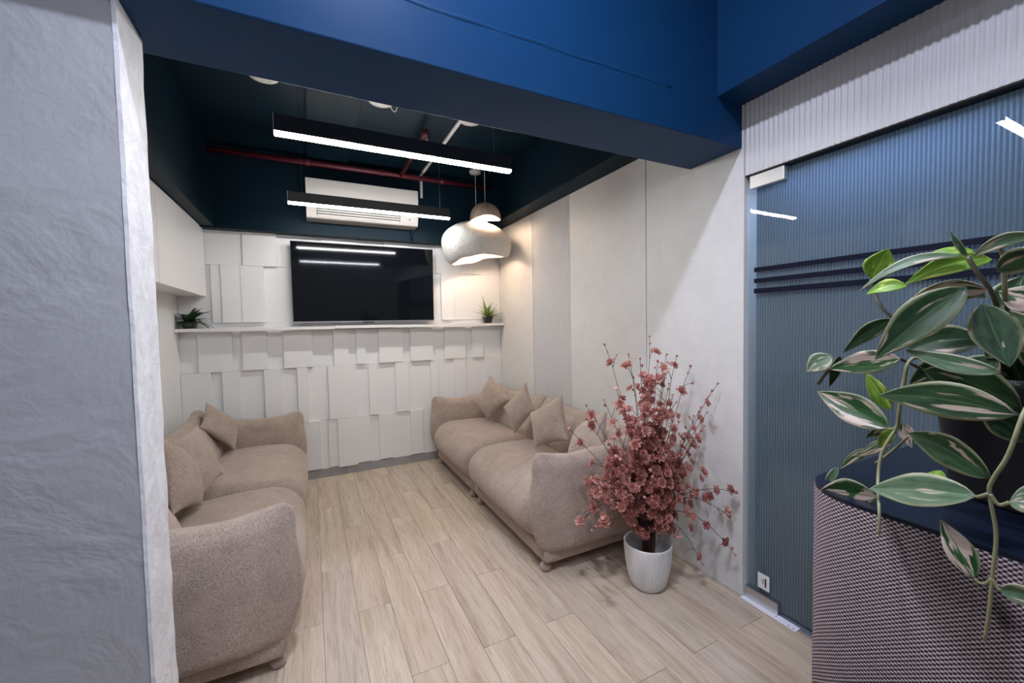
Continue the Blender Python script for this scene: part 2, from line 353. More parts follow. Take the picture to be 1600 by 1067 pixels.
LEAVES= [[[0.8,0.225,1.418],[0.76,0.308,1.315],[-0.0013,-0.0218,-0.0171],[-0.956,-0.142,0.257],0.0037,0],[[0.84,0.241,1.464],[0.8,0.346,1.421],[-0.0041,-0.0045,-0.0072],[-0.838,-0.099,0.537],0.0156,3],[[0.86,0.217,1.457],[0.83,0.301,1.428],[-0.0019,-0.0057,-0.0146],[-0.94,-0.259,0.222],0.0095,1],[[0.88,0.24,1.473],[0.86,0.296,1.466],[-0.0047,-0.0025,-0.0063],[-0.752,-0.19,0.632],0.0058,1],[[0.85,0.351,1.444],[0.86,0.333,1.492],[-0.0127,0.0158,0.0085],[-0.794,-0.604,-0.061],0.0,1],[[0.84,0.301,1.427],[0.83,0.349,1.417],[-0.0055,-0.0034,-0.0106],[-0.875,-0.083,0.476],0.0052,1],[[0.83,0.213,1.414],[0.8,0.295,1.392],[0.0088,-0.0008,-0.0151],[-0.797,-0.41,-0.443],0.0129,2],[[0.83,0.314,1.376],[0.81,0.372,1.319],[0.0034,-0.0079,-0.0092],[-0.933,-0.358,-0.037],0.0063,0],[[0.82,0.393,1.313],[0.8,0.423,1.283],[-0.003,-0.0141,-0.0121],[-0.89,-0.172,0.421],0.0,3],[[0.8,0.292,1.316],[0.79,0.382,1.292],[-0.0024,-0.005,-0.0179],[-0.986,-0.069,0.152],0.0021,2],[[0.84,0.219,1.344],[0.82,0.294,1.325],[-0.0082,-0.0074,-0.0206],[-0.903,-0.137,0.408],0.0075,0],[[0.82,0.215,1.395],[0.79,0.182,1.313],[0.0141,-0.0207,0.0032],[-0.764,-0.451,0.461],-0.005,0],[[0.77,0.184,1.307],[0.77,0.278,1.332],[-0.0036,0.003,-0.0113],[-0.956,-0.075,0.282],-0.0035,3],[[0.8,0.173,1.26],[0.8,0.267,1.301],[0.0008,0.0111,-0.0255],[-1.0,0.011,-0.025],0.0087,0],[[0.72,0.159,1.265],[0.74,0.294,1.265],[-0.0048,0.0007,-0.0228],[-0.968,0.143,0.207],0.0067,0],[[0.79,0.3,1.208],[0.8,0.405,1.25],[-0.0097,0.0091,-0.0204],[-0.913,-0.074,0.401],0.0021,2],[[0.81,0.306,1.234],[0.82,0.343,1.288],[0.001,0.0113,-0.008],[-0.986,0.148,0.081],0.0,1],[[0.72,0.177,1.185],[0.75,0.264,1.216],[-0.0015,0.0071,-0.0185],[-0.948,0.264,0.178],0.0067,0],[[0.75,0.298,1.111],[0.745,0.372,1.094],[-0.0007,-0.0051,-0.0221],[-0.997,-0.057,0.046],0.002,2],[[0.695,0.182,1.167],[0.72,0.295,1.13],[-0.0133,-0.0031,-0.0184],[-0.788,0.342,0.511],0.0,3],[[0.69,0.181,1.07],[0.7,0.214,1.125],[-0.009,0.0104,-0.0046],[-0.77,-0.476,0.426],0.0,2],[[0.69,0.156,1.171],[0.69,0.123,1.174],[0.0091,0.0012,0.0131],[-0.821,0.052,0.568],0.0069,3],[[0.69,0.161,1.068],[0.68,0.12,1.076],[0.0013,0.0017,0.0106],[-0.965,0.251,0.08],0.0028,3],[[0.82,0.225,1.459],[0.8,0.152,1.469],[-0.0012,0.0015,0.0088],[-0.955,0.238,-0.176],0.0131,3],[[0.8,0.198,1.436],[0.78,0.146,1.45],[-0.0039,0.0054,0.0143],[-0.904,0.256,-0.342],0.0063,0],[[0.83,0.233,1.461],[0.83,0.251,1.501],[0.0007,0.0039,-0.0018],[-0.988,0.138,-0.062],0.0,0],[[0.85,0.219,1.406],[0.85,0.245,1.408],[0.0039,0.0006,-0.0072],[-0.879,0.037,-0.476],0.0055,3],[[0.86,0.167,1.388],[0.86,0.211,1.412],[-0.0088,0.0087,-0.016],[-0.901,-0.207,0.38],0.0,2],[[0.82,0.152,1.325],[0.82,0.191,1.385],[0.002,0.0176,-0.0115],[-0.996,0.079,-0.051],0.0,3],[[0.86,0.164,1.288],[0.86,0.193,1.398],[0.0012,0.017,-0.0045],[-0.998,0.067,-0.018],0.0,0],[[0.83,0.34,1.159],[0.82,0.378,1.115],[-0.0029,-0.0064,-0.0049],[-0.928,0.151,0.342],0.0033,2],[[0.82,0.307,1.182],[0.82,0.353,1.143],[-0.0067,-0.0057,-0.0067],[-0.793,0.394,0.465],0.0031,2],[[0.81,0.304,1.207],[0.81,0.338,1.182],[0.0019,-0.0042,-0.0057],[-0.967,-0.15,-0.204],0.0021,2],[[0.81,0.301,1.203],[0.81,0.321,1.171],[-0.0025,-0.0083,-0.0052],[-0.968,0.213,0.133],0.0,1],[[0.82,0.296,1.215],[0.82,0.284,1.178],[0.0034,-0.0089,0.0029],[-0.94,-0.323,0.105],0.0,2],[[0.8,0.371,1.124],[0.79,0.387,1.082],[0.0007,-0.0062,-0.0025],[-0.97,-0.184,0.161],0.0022,3],[[0.79,0.383,1.078],[0.78,0.393,1.035],[0.0053,-0.007,-0.0029],[-0.788,-0.615,0.04],0.0,2],[[0.84,0.251,1.134],[0.85,0.275,1.136],[-0.005,0.0025,-0.005],[-0.643,0.207,0.737],0.0039,1],[[0.88,0.252,1.315],[0.88,0.31,1.268],[-0.0013,-0.0129,-0.016],[-0.998,0.04,0.05],0.0,0],[[0.9,0.219,1.316],[0.9,0.257,1.273],[-0.0075,-0.0168,-0.0148],[-0.949,0.237,0.209],0.0,0],[[0.9,0.201,1.353],[0.9,0.231,1.315],[-0.005,-0.0169,-0.0133],[-0.974,0.178,0.141],0.0,0],[[0.92,0.198,1.279],[0.9,0.219,1.344],[-0.0011,0.0224,-0.0076],[-0.959,-0.133,-0.252],0.0,0],[[0.9,0.22,1.39],[0.92,0.202,1.435],[-0.0018,0.017,0.0076],[-0.92,-0.235,0.315],0.0,0],[[0.9,0.28,1.332],[0.9,0.336,1.352],[0.0035,0.0067,-0.0187],[-0.985,0.058,-0.162],0.0,0],[[0.9,0.274,1.418],[0.9,0.316,1.395],[0.0083,-0.0069,-0.0125],[-0.864,-0.242,-0.442],0.0052,1],[[0.82,0.381,1.314],[0.82,0.396,1.258],[0.0064,-0.0056,-0.0015],[-0.675,-0.712,-0.191],0.0,0],[[0.82,0.17,1.217],[0.82,0.215,1.25],[-0.0016,0.0112,-0.0153],[-0.997,-0.048,0.066],0.0042,0]]
STEMS= [([[0.83, 0.233, 1.461], [0.83, 0.224, 1.439], [0.84, 0.213, 1.412], [0.86, 0.209, 1.377], [0.9, 0.207, 1.33], [0.95, 0.21, 1.285]], 0.0031), ([[0.83, 0.2, 1.459], [0.84, 0.201, 1.424], [0.86, 0.203, 1.39], [0.95, 0.212, 1.313]], 0.0032), ([[0.82, 0.202, 1.474], [0.83, 0.2, 1.459], [0.83, 0.191, 1.458], [0.83, 0.18, 1.467]], 0.003), ([[0.85, 0.351, 1.444], [0.85, 0.347, 1.42], [0.84, 0.332, 1.395], [0.84, 0.316, 1.374], [0.86, 0.297, 1.333], [0.92, 0.263, 1.281], [0.97, 0.228, 1.261]], 0.0028), ([[0.81, 0.409, 1.262], [0.81, 0.389, 1.292], [0.83, 0.369, 1.309], [0.84, 0.321, 1.317], [0.88, 0.288, 1.292], [0.96, 0.232, 1.261]], 0.0028), ([[0.95, 0.23, 1.272], [0.85, 0.264, 1.306], [0.8, 0.279, 1.317], [0.79, 0.285, 1.279], [0.78, 0.286, 1.237], [0.78, 0.288, 1.214], [0.765, 0.299, 1.175], [0.745, 0.295, 1.134], [0.7, 0.275, 1.109], [0.695, 0.273, 1.079]], 0.0026), ([[0.9, 0.194, 1.281], [0.75, 0.156, 1.283], [0.7, 0.151, 1.268], [0.69, 0.158, 1.224], [0.69, 0.169, 1.192], [0.69, 0.171, 1.175], [0.69, 0.165, 1.13], [0.69, 0.167, 1.078], [0.69, 0.168, 1.046], [0.69, 0.171, 1.002]], 0.0024), ([[0.79, 0.316, 1.149], [0.79, 0.292, 1.18], [0.77, 0.271, 1.206]], 0.0022), ([[0.69, 0.171, 1.175], [0.69, 0.176, 1.171], [0.695, 0.182, 1.166]], 0.0025), ([[0.69, 0.171, 1.175], [0.69, 0.164, 1.165], [0.69, 0.156, 1.171]], 0.0025), ([[0.69, 0.167, 1.078], [0.69, 0.172, 1.069], [0.69, 0.177, 1.067], [0.69, 0.181, 1.07]], 0.002), ([[0.69, 0.167, 1.078], [0.69, 0.163, 1.069], [0.69, 0.16, 1.068]], 0.002), ([[0.78, 0.288, 1.215], [0.78, 0.292, 1.211], [0.79, 0.301, 1.208]], 0.0022), ([[0.74, 0.292, 1.112], [0.745, 0.296, 1.113]], 0.002)]
TIPS= [[1.68, 1.686, 1.291], [1.369, 1.687, 1.261], [1.428, 1.576, 1.211], [1.595, 1.489, 1.208], [1.568, 1.4, 1.208], [1.812, 1.526, 1.133], [1.64, 1.535, 1.103], [1.83, 1.378, 1.057], [1.197, 1.399, 1.084], [1.372, 1.7, 0.967], [1.203, 1.628, 0.97], [1.617, 1.469, 1.005], [1.83, 1.476, 0.919], [1.83, 1.441, 0.898], [1.23, 1.66, 0.893], [1.125, 1.66, 0.858], [1.618, 1.529, 0.826], [1.83, 1.46, 0.823], [1.83, 1.553, 0.676], [1.194, 1.403, 0.781], [1.354, 1.591, 0.694], [1.752, 1.483, 0.622], [1.336, 1.66, 0.623], [1.06, 1.404, 0.71], [1.83, 1.276, 0.539], [1.244, 1.66, 0.481], [1.83, 1.313, 0.403], [1.191, 1.66, 0.406], [1.179, 1.66, 0.367], [1.051, 1.387, 0.489], [1.83, 1.281, 0.227], [1.726, 1.38, 0.155], [1.441, 1.571, 0.313], [1.83, 1.504, 0.765], [1.391, 1.457, 1.205], [1.553, 1.503, 1.177], [1.563, 1.686, 1.075], [1.231, 1.5, 0.82], [1.273, 1.437, 0.978], [1.83, 1.623, 0.445], [1.83, 1.516, 0.447], [1.83, 1.579, 0.532], [1.567, 1.469, 0.42], [1.268, 1.502, 0.598], [1.337, 1.684, 0.486], [1.431, 1.573, 0.408], [1.539, 1.572, 0.35], [1.526, 1.47, 0.944], [1.34, 1.386, 1.038], [1.715, 1.7, 0.661], [1.326, 1.413, 0.828], [1.83, 1.69, 1.018], [1.386, 1.52, 0.887], [1.83, 1.622, 0.81], [1.178, 1.532, 0.59], [1.83, 1.668, 0.578]]
# ================================================================ STRUCTURE
XR, YB, CE = 1.88, 4.11, 2.84          # right wall, back wall, ceiling
S = 'structure'
# ---- floor: planks in running bond on a base
fl = boxo('floor', (-3.2, XR+.02, -2.6, YB, -.06, -.0035), M['grout']); tag(fl, 'floor of pale oak planks laid towards the back wall', kind=S)
PW, PLN = .1525, .915
pm = bpy.data.meshes.new('plank'); bm = bmesh.new(); box(bm, 0, PW-.0012, 0, 1, -.02, 0)
es = [e for e in bm.edges if all(v.co.z > -.001 for v in e.verts)]
bmesh.ops.bevel(bm, geom=es, offset=.0012, segments=1, affect='EDGES'); bm.to_mesh(pm); bm.free(); pm.materials.append(M['oak'])
for k in range(-8, 13):
    x0 = .005 + k*PW
    if x0 > XR-.02: break
    y = (2.49 if k % 2 == 0 else 2.06) - 4*PLN
    while y < YB - .02:
        a, b_ = max(y, -1.2), min(y+PLN-.0015, YB-.013)
        if b_ > a + .05 and not (x0 < -.95):
            o = link('plank', pm, None, fl); o.location = (x0, a, 0); o.scale = (min(1, (XR-.001-x0)/PW), b_-a, 1)
        y += PLN
# ---- back wall with relief panels
wb = boxo('wall_back', (-1.0, XR+.1, YB, YB+.12, -.02, 3.0), M['white_wall']); tag(wb, 'white back wall clad in relief panels of many widths', kind=S)
def panel(x0, x1, z0, z1, d):
    boxo('panel', (x0+.0002, x1-.0002, YB-d, YB+.002, z0+.0002, z1-.0002), M['white_panel'], wb, bev=.0009)
LO, MI, HI = .010, .021, .034
row1 = [-.945,-.823,-.589,-.522,-.343,-.218,.009,.183,.310,.379,.460,.583,.811,.884,1.113,1.236,1.467,1.539,1.664,1.878]
lev1 = [LO,HI,LO,HI,LO,HI,LO,HI,LO,HI,LO,HI,LO,HI,LO,HI-.006,LO,HI-.004,LO+.003]
for i in range(len(row1)-1): panel(row1[i], row1[i+1], 1.029, 1.36, lev1[i])
row2 = [-.943,-.744,-.671,-.545,-.374,-.242,-.121,-.039,.128,.359,.482,.561,.730,.861,1.081,1.161,1.333,1.465,1.681,1.878]
lev2 = [HI,LO,HI,LO,HI-.003,LO,HI,LO,HI,LO,HI-.003,LO,HI-.004,LO,MI,LO,MI,LO,MI+.004]
for i in range(len(row2)-1): panel(row2[i], row2[i+1], .534, 1.028, lev2[i])
row3 = [-.94,-.80,-.66,-.50,-.36,-.20,.046,.114,.193,.363,.489,.561,.688,.863,.992,1.13,1.25,1.40,1.56,1.72,1.878]
lev3 = [LO,HI,MI,HI,LO,HI-.004,LO,MI,HI,MI,LO,MI,LO+.012,HI-.006,LO,MI,LO,HI,LO,MI]
lev3[11] = MI; lev3[12] = LO+.004
for i in range(len(row3)-1): panel(row3[i], row3[i+1], .082 + (.006 if i % 2 else -.004), .533, lev3[i])
row0 = [-.943,-.77,-.488,-.239,.111,.413,.662,.907,1.17,1.32,1.42,1.677,1.75,1.878]
lev0 = [LO,MI,HI,LO+.003,MI,LO,MI,LO,HI-.008,MI,HI,LO,MI]
lev0[8:] = [MI, MI-.003, HI-.004, MI, MI-.004]
for i in range(len(row0)-1): panel(row0[i], row0[i+1], 1.912, 2.30, lev0[i])
rowm = [-.943,-.717,-.646,-.510,-.342,.02,.46,.9,1.214,1.353,1.416,1.646,1.74,1.878]
levm = [LO,MI,LO+.002,HI,LO,LO,LO,LO,LO+.002,MI,HI-.004,LO+.003,MI,LO]
levm[:5] = [LO, MI, HI-.002, HI+.002, LO]
levm[8:] = [HI-.003, MI, MI-.004, HI-.006, MI]
for i in range(len(rowm)-1): panel(rowm[i], rowm[i+1], 1.436, 1.911, levm[i])
boxo('panel', (-.943, 1.878, YB-.010, YB+.002, 1.385, 1.4358), M['white_panel'], wb)
# ---- baseboard of grey tiles
bb = empty('baseboard_back', (0, YB, 0), kind=S, label='low grey tile baseboard under the white relief panels')
bx = [-.945,-.35,.252,.858,1.46,1.878]
for a, b_ in zip(bx, bx[1:]):
    boxo('baseboard_tile', (a+.001, b_-.001, -.012, .0, -.003, .080), M['baseboard'], bb, bev=.001)
# ---- left wall
wl = boxo('wall_left', (-1.07, -.945, 1.45, YB+.05, -.02, 3.0), M['white_wall']); tag(wl, 'white wall behind the left sofa', kind=S)
# ---- front-left partition (plastered) with whiter reveal
bm = bmesh.new(); box(bm, -3.2, -.400, 1.336, 1.512, -.02, 2.197)
wf = obj('wall_front', bm, M['column_plaster']); tag(wf, 'grey trowelled plaster partition in the left foreground', kind=S)
# ragged reveal strip: slightly uneven edge
bm = bmesh.new(); nz = 120; cols = []
for i in range(nz+1):
    z = -.02 + i*(2.216/nz); e = .0030*noise.noise((z*9, 1.3, 0)) + .0016*noise.noise((z*40, 4, 0)); e2 = .0025*noise.noise((z*13, 7.7, 0))
    cols.append([bm.verts.new(p) for p in ((-.403, 1.3335+e, z), (-.394+e*.6, 1.333+e, z), (-.395+e2*.5, 1.43, z), (-.396+e2, 1.513+e2, z), (-.404, 1.513+e2, z))])
for a, c in zip(cols, cols[1:]):
    for k in range(4): bm.faces.new((a[k], a[k+1], c[k+1], c[k]))
bm.faces.new(cols[0]); bm.faces.new(cols[-1][::-1]); bmesh.ops.recalc_face_normals(bm, faces=bm.faces)
obj('plaster_reveal', bm, M['edge_plaster'], wf)
wf.children[0]['label'] = 'whiter rough plaster end face of the partition'
# ---- right wall
wr = boxo('wall_right', (XR+.02, XR+.14, 1.32, YB+.05, -.02, 3.0), M['white_wall']); tag(wr, 'off-white panelled wall behind the right sofa', kind=S)
def wallpanel(y0, y1, z1=2.397, name='wall_panel'):
    return boxo(name, (XR, XR+.021, y0+.0015, y1-.0015, -.0, z1), M['wall_plaster'], wr, bev=.001)
wallpanel(3.352, 4.10); wallpanel(1.914, 2.736); wallpanel(1.277, 1.911)
# fluted panel between the smooth ones
def flutes(x, y0, y1, z0, z1, pitch, amp, seg, depth):
    bm = bmesh.new(); n = int(round((y1-y0)/pitch))*seg; lo, hi = [], []
    for i in range(n+1):
        y = y0 + (y1-y0)*i/n; d = amp*abs(math.sin(PI*i/seg)) if amp > 0 else -amp*.5*(1-math.cos(2*PI*i/seg))
        lo.append(bm.verts.new((x-d, y, z0))); hi.append(bm.verts.new((x-d, y, z1)))
    for i in range(n): bm.faces.new((lo[i], hi[i], hi[i+1], lo[i+1]))
    b0, b1 = bm.verts.new((x+depth, y0, z0)), bm.verts.new((x+depth, y1, z0)); t0, t1 = bm.verts.new((x+depth, y0, z1)), bm.verts.new((x+depth, y1, z1))
    bm.faces.new(lo + [b1, b0]); bm.faces.new(hi[::-1] + [t0, t1]); bm.faces.new((b0, b1, t1, t0)); bm.faces.new((lo[0], b0, t0, hi[0])); bm.faces.new((lo[-1], hi[-1], t1, b1))
    bmesh.ops.recalc_face_normals(bm, faces=bm.faces); return bm
fp = obj('fluted_panel', flutes(XR+.010, 2.739, 3.349, 0, 2.397, .0305, .013, 8, .018), M['fluted'], wr); fp['label'] = 'vertically fluted panel between smooth ones'
# transom above the glass door and wall over/behind it
ft = obj('fluted_panel', flutes(XR+.004, -2.6, 1.2755, 2.062, 2.397, .0215, -.0055, 6, .06), M['fluted'], wr); ft['label'] = 'fluted white panel over the glass door'
boxo('transom_soffit', (XR+.008, XR+.11, -2.6, 1.2755, 2.058, 2.066), M['black_metal'], wr)
boxo('jamb', (XR+.001, XR+.1, 1.2758, 1.34, 0, 2.062), M['wall_plaster'], wr)
boxo('lintel', (XR+.064, XR+.14, -2.6, 1.32, 2.066, 3.4), M['white_wall'], wr)
# ---- ceiling, beam, soffits
CF = 3.35
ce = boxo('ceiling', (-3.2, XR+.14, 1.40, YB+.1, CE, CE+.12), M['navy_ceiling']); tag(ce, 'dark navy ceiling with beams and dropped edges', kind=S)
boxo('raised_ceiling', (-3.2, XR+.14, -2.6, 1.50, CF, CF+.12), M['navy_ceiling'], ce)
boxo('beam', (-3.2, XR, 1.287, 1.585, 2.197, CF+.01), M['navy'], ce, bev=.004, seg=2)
bm = bmesh.new(); pts = [(x, 1.296, 2.373+.006*noise.noise((x*6, 2, 0))) for x in [ -.3+i*.03 for i in range(58)]]
tube(bm, pts, [.0120+.0015*noise.noise((p[0]*9, 5, 1)) for p in pts], 10)
o = obj('paint_ridge', bm, M['navy'], ce, True)
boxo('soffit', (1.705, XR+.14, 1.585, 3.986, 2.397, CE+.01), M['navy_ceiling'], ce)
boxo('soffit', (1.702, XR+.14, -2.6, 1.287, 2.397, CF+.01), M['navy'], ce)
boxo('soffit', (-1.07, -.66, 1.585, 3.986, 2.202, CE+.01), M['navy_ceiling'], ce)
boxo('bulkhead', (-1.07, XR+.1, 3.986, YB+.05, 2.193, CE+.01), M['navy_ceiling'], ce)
boxo('dropped_panel', (.026, .345, 1.585, 3.986, CE-.028, CE+.005), M['navy_ceiling'], ce, bev=.002)
# ---- glass door
d1 = empty('door_1', (1.91, 1.27, 0), kind=S, label='frosted fluted glass door with three dark bands')
def dpart(name, b, mat, par=None, **k):
    return boxo(name, (b[0]-1.91, b[1]-1.91, b[2]-1.27, b[3]-1.27, b[4], b[5]), mat, d1 if par is None else par, **k)
gp = dpart('glass_pane', (1.905, 1.915, -.75, 1.268, .012, 2.052), M['pane'])
bm = bmesh.new(); pitch, seg, y0, y1 = .0122, 6, -.75, 1.24; n = int((y1-y0)/pitch)*seg; lo, hi = [], []
for i in range(n+1):
    y = y0+(y1-y0)*i/n; d = .0042*abs(math.sin(PI*i/seg)); lo.append(bm.verts.new((.0095+d, y-1.27, .014))); hi.append(bm.verts.new((.0095+d, y-1.27, 2.05)))
for i in range(n): bm.faces.new((lo[i], lo[i+1], hi[i+1], hi[i]))
fm = obj('fluted_film', bm, M['film'], d1); fm['label'] = 'blue-grey fluted privacy film'
for z0, z1 in ((1.603, 1.624), (1.551, 1.572), (1.502, 1.525)):
    dpart('dark_band', (1.9035, 1.9049, -.75, 1.24, z0, z1), M['band'])
tc_ = dpart('patch_fitting', (1.893, 1.928, 1.10, 1.258, 1.995, 2.056), M['nickel'], bev=.003, seg=2)
bc_ = dpart('patch_fitting', (1.893, 1.928, 1.112, 1.274, .002, .058), M['steel'], bev=.003, seg=2)
st = dpart('sticker', (1.9032, 1.9049, 1.156, 1.212, .083, .157), M['sticker'])
for i, (a, b_) in enumerate(((1.170, 1.178), (1.184, 1.188), (1.194, 1.199))):
    dpart('print_line', (1.9028, 1.9036, a, b_, .098+.012*i, .140-.008*i), M['ink'])
tr = boxo('trim_1', (1.864, 1.904, 1.018, 1.277, -.001, .0025), M['marble']); tag(tr, 'white stone threshold strip under the glass door', kind=S)
for y in (1.05, 1.11, 1.03):
    boxo('screw', (1.872+.01*(y==1.11), 1.877+.01*(y==1.11), y, y+.005, .002, .0032), M['black_metal'], tr)
# ---- the room behind the glass
br = empty('wall_beyond', (2.6, .3, 0), kind=S, label='dim room seen through the door glass')
for nm, b in (('far_wall', (3.2,3.3,-2.6,1.6,0,2.5)), ('side_wall', (2.03,3.3,1.4,1.5,0,2.5)), ('side_wall', (2.03,3.3,-2.7,-2.6,0,2.5)), ('floor_slab', (1.9,3.3,-2.6,1.5,-.06,-.004)), ('ceiling_slab', (2.02,3.3,-2.6,1.5,2.5,2.6))):
    boxo(nm, tuple(b[i]-(2.6,2.6,.3,.3,0,0)[i] for i in range(6)), M['backroom'], br)
BL = empty('added_glow', (2.06, .80, 2.085), label='unseen cool strip added to glow through the top of the door glass', cat='lamp')  # added out of view to brighten the upper glass from behind
boxo('housing', (-.03, .03, -.36, .36, .012, .04), M['black_metal'], BL); boxo('diffuser', (-.025, .025, -.35, .35, 0, .012), M['glow_strip'], BL)

# ================================================================ FITTINGS
# ---- wall shelf
sh = empty('wall_shelf', (0, YB, 1.364), label='long white shelf under the television, in three boards', cat='shelf')
for a, b_, dz in ((-.943, .194, 0), (.196, .716, .004), (.718, 1.876, .001)):
    boxo('board', (a, b_, -.128, -.036, dz, .026+dz), M['white_laminate'], sh, bev=.0015)
# ---- wall cabinets, left
for i, (a, b_, lab) in enumerate(((2.921, 3.925, 'white handleless wall cabinet nearest the back wall'), (1.915, 2.917, 'white handleless wall cabinet half hidden by the partition'))):
    c = empty('wall_cabinet', (-.945, a, 1.65), label=lab, cat='cabinet', group='wall cabinets above the left sofa')
    boxo('body', (.002, .182, .001, b_-a-.001, 0, .546), M['white_laminate'], c)
    boxo('door', (.184, .201, .0015, b_-a-.0015, -.004, .546), M['white_laminate'], c, bev=.001)
boxo('trim_2', (-.944, -.748, 3.928, 4.08, 1.65, 2.192), M['white_laminate'])['kind'] = S
bpy.data.objects['trim_2']['label'] = 'white filler strip between cabinet and back wall'
# ---- television
tv = empty('television', (.493, 4.05, 1.425), label='large black flat television above the white shelf', cat='television')
tv.rotation_euler = (math.radians(1.8), 0, 0)
boxo('back_shell', (-.50, .50, -.003, .032, .12, .60), M['black_plastic'], tv, bev=.01)
boxo('bezel', (-.624, .624, -.021, -.002, 0, .708), M['black_plastic'], tv, bev=.002)
boxo('screen', (-.619, .619, -.0225, -.0195, .014, .704), M['tv'], tv)
boxo('bottom_strip', (-.624, .624, -.0235, -.0205, 0, .011), M['steel'], tv)
boxo('sensor', (-.05, .05, -.0245, -.012, -.007, .003), M['black_plastic'], tv)
# ---- air conditioner on the bulkhead
ac = empty('air_conditioner', (.467, 3.986, 2.30), label='white split air conditioner high on the dark back wall', cat='air conditioner')
prof = [(0,.317), (-.190,.317), (-.206,.305), (-.206,.095), (-.202,.090), (-.165,.004), (-.150,-.002), (0,0)]
bm = bmesh.new(); A = [bm.verts.new((-.462, y, z)) for y, z in prof]; B = [bm.verts.new((.462, y, z)) for y, z in prof]
for k in range(len(prof)): bm.faces.new((A[k], A[(k+1)%len(prof)], B[(k+1)%len(prof)], B[k]))
bm.faces.new(A[::-1]); bm.faces.new(B); bmesh.ops.recalc_face_normals(bm, faces=bm.faces)
obj('body', bm, M['ac_plastic'], ac)
boxo('front_panel', (-.462, .462, -.213, -.204, .105, .312), M['ac_plastic'], ac, bev=.004, seg=2)
def chin(u, w): return Vector((0, -.202 + .037*u - .005*w, .090 - .086*u - .002*w))
bm = bmesh.new(); q = [bm.verts.new(chin(u, .6) + Vector((x, 0, 0))) for x, u in ((-.385,.16), (.30,.16), (.30,.80), (-.385,.80))]; bm.faces.new(q); q2 = [bm.verts.new(chin(u, -1) + Vector((x, 0, 0))) for x, u in ((-.385,.16), (.30,.16), (.30,.80), (-.385,.80))]; bm.faces.new(q2[::-1])
for k in range(4): bm.faces.new((q[k], q2[k], q2[(k+1)%4], q[(k+1)%4]))
obj('vent', bm, M['vent_dark'], ac)
for u in (.25, .47, .69):
    bm = bmesh.new(); q = [bm.verts.new(chin(uu, w) + Vector((x, 0, 0))) for x, uu, w in ((-.38,u,1.0), (.295,u,1.0), (.295,u+.10,1.7), (-.38,u+.10,1.7))]; q2 = [bm.verts.new(v.co + Vector((0,.003,.002))) for v in q]
    bm.faces.new(q); bm.faces.new(q2[::-1])
    for k in range(4): bm.faces.new((q[k], q2[k], q2[(k+1)%4], q[(k+1)%4]))
    obj('louver', bm, M['ac_plastic'], ac)
bm = bmesh.new(); c0 = chin(.45, .8); bmesh.ops.create_uvsphere(bm, u_segments=10, v_segments=6, radius=.007, matrix=Matrix.Translation(c0 + Vector((.385, 0, 0)))); obj('receiver', bm, M['vent_dark'], ac)
# drain pipe under the unit, painted like the wall
tag(obj('drain_pipe', tube(bmesh.new(), [(.905, 3.972, 2.31), (.905, 3.972, 2.20)], .013, 10), M['navy_ceiling'], None, True), 'short navy painted pipe below the air conditioner', 'pipe')
# ---- ceiling discs
for i, (x, lab) in enumerate(((-.19, 'leftmost white round ceiling plate behind the beam'), (.462, 'middle white round ceiling plate with a loose wire'), (1.075, 'white round ceiling plate at the end of the conduit'))):
    t = empty('ceiling_plate', (x, 2.775, CE), label=lab, cat='ceiling plate', group='round plates on the dark ceiling')
    bm = bmesh.new(); lathe(bm, [(.0, -.022), (.05, -.021), (.078, -.014), (.083, -.004), (.083, .001)], 28); bmesh.ops.remove_doubles(bm, verts=bm.verts, dist=1e-5)
    obj('cover', bm, M['white_plastic'], t, True)
    if i == 1:
        obj('loose_wire', tube(bmesh.new(), smoothpath([(.06, .03, -.015), (.085, .055, -.03), (.10, .05, -.03), (.108, .035, -.005)], 4), .003, 6), M['white_plastic'], t, True)
    else:
        bm = bmesh.new(); bmesh.ops.create_uvsphere(bm, u_segments=8, v_segments=6, radius=.005, matrix=Matrix.Translation((.03, .03, -.022))); obj('screw', bm, M['steel'], t)
bm = bmesh.new(); box(bm, 1.0, 1.024, 2.81, 3.975, CE-.016, CE, bev=.002); box(bm, 1.0, 1.024, 3.970, 3.986, 2.617, CE, bev=.002)
tag(obj('cable_conduit', bm, M['white_plastic']), 'slim white cable conduit from ceiling plate to air conditioner', 'conduit')
# ---- sprinkler pipe
sp = empty('sprinkler_pipe', (.55, 3.87, 2.765), label='dark red sprinkler pipe running under the navy ceiling', cat='pipe')
obj('main_pipe', tube(bmesh.new(), [(-1.21, 0, 0), (1.15, 0, 0)], .024, 14), M['red_pipe'], sp, True)
obj('branch_pipe', tube(bmesh.new(), [(.25, 0, 0), (.25, -.86, .012)], .019, 12), M['red_pipe'], sp, True)
for x in (-.55, .05, .62):
    obj('coupling', tube(bmesh.new(), [(x, 0, 0), (x+.05, 0, 0)], .028, 14), M['red_pipe'], sp, True)
obj('elbow', tube(bmesh.new(), [(.25, -.86, .012), (.25, -.90, .012), (.25, -.905, -.03)], [.024, .024, .02], 12), M['red_pipe'], sp, True)
bm = bmesh.new(); tube(bm, [(.25, -.905, -.03), (.25, -.905, -.06)], [.009, .006], 8); tube(bm, [(.25, -.905, -.066), (.25, -.905, -.068)], .016, 12)
for s in (-1, 1): tube(bm, [(.25+.008*s, -.905, -.034), (.25+.013*s, -.905, -.052), (.25+.004*s, -.905, -.066)], .0022, 6)
obj('sprinkler_head', bm, M['steel'], sp)
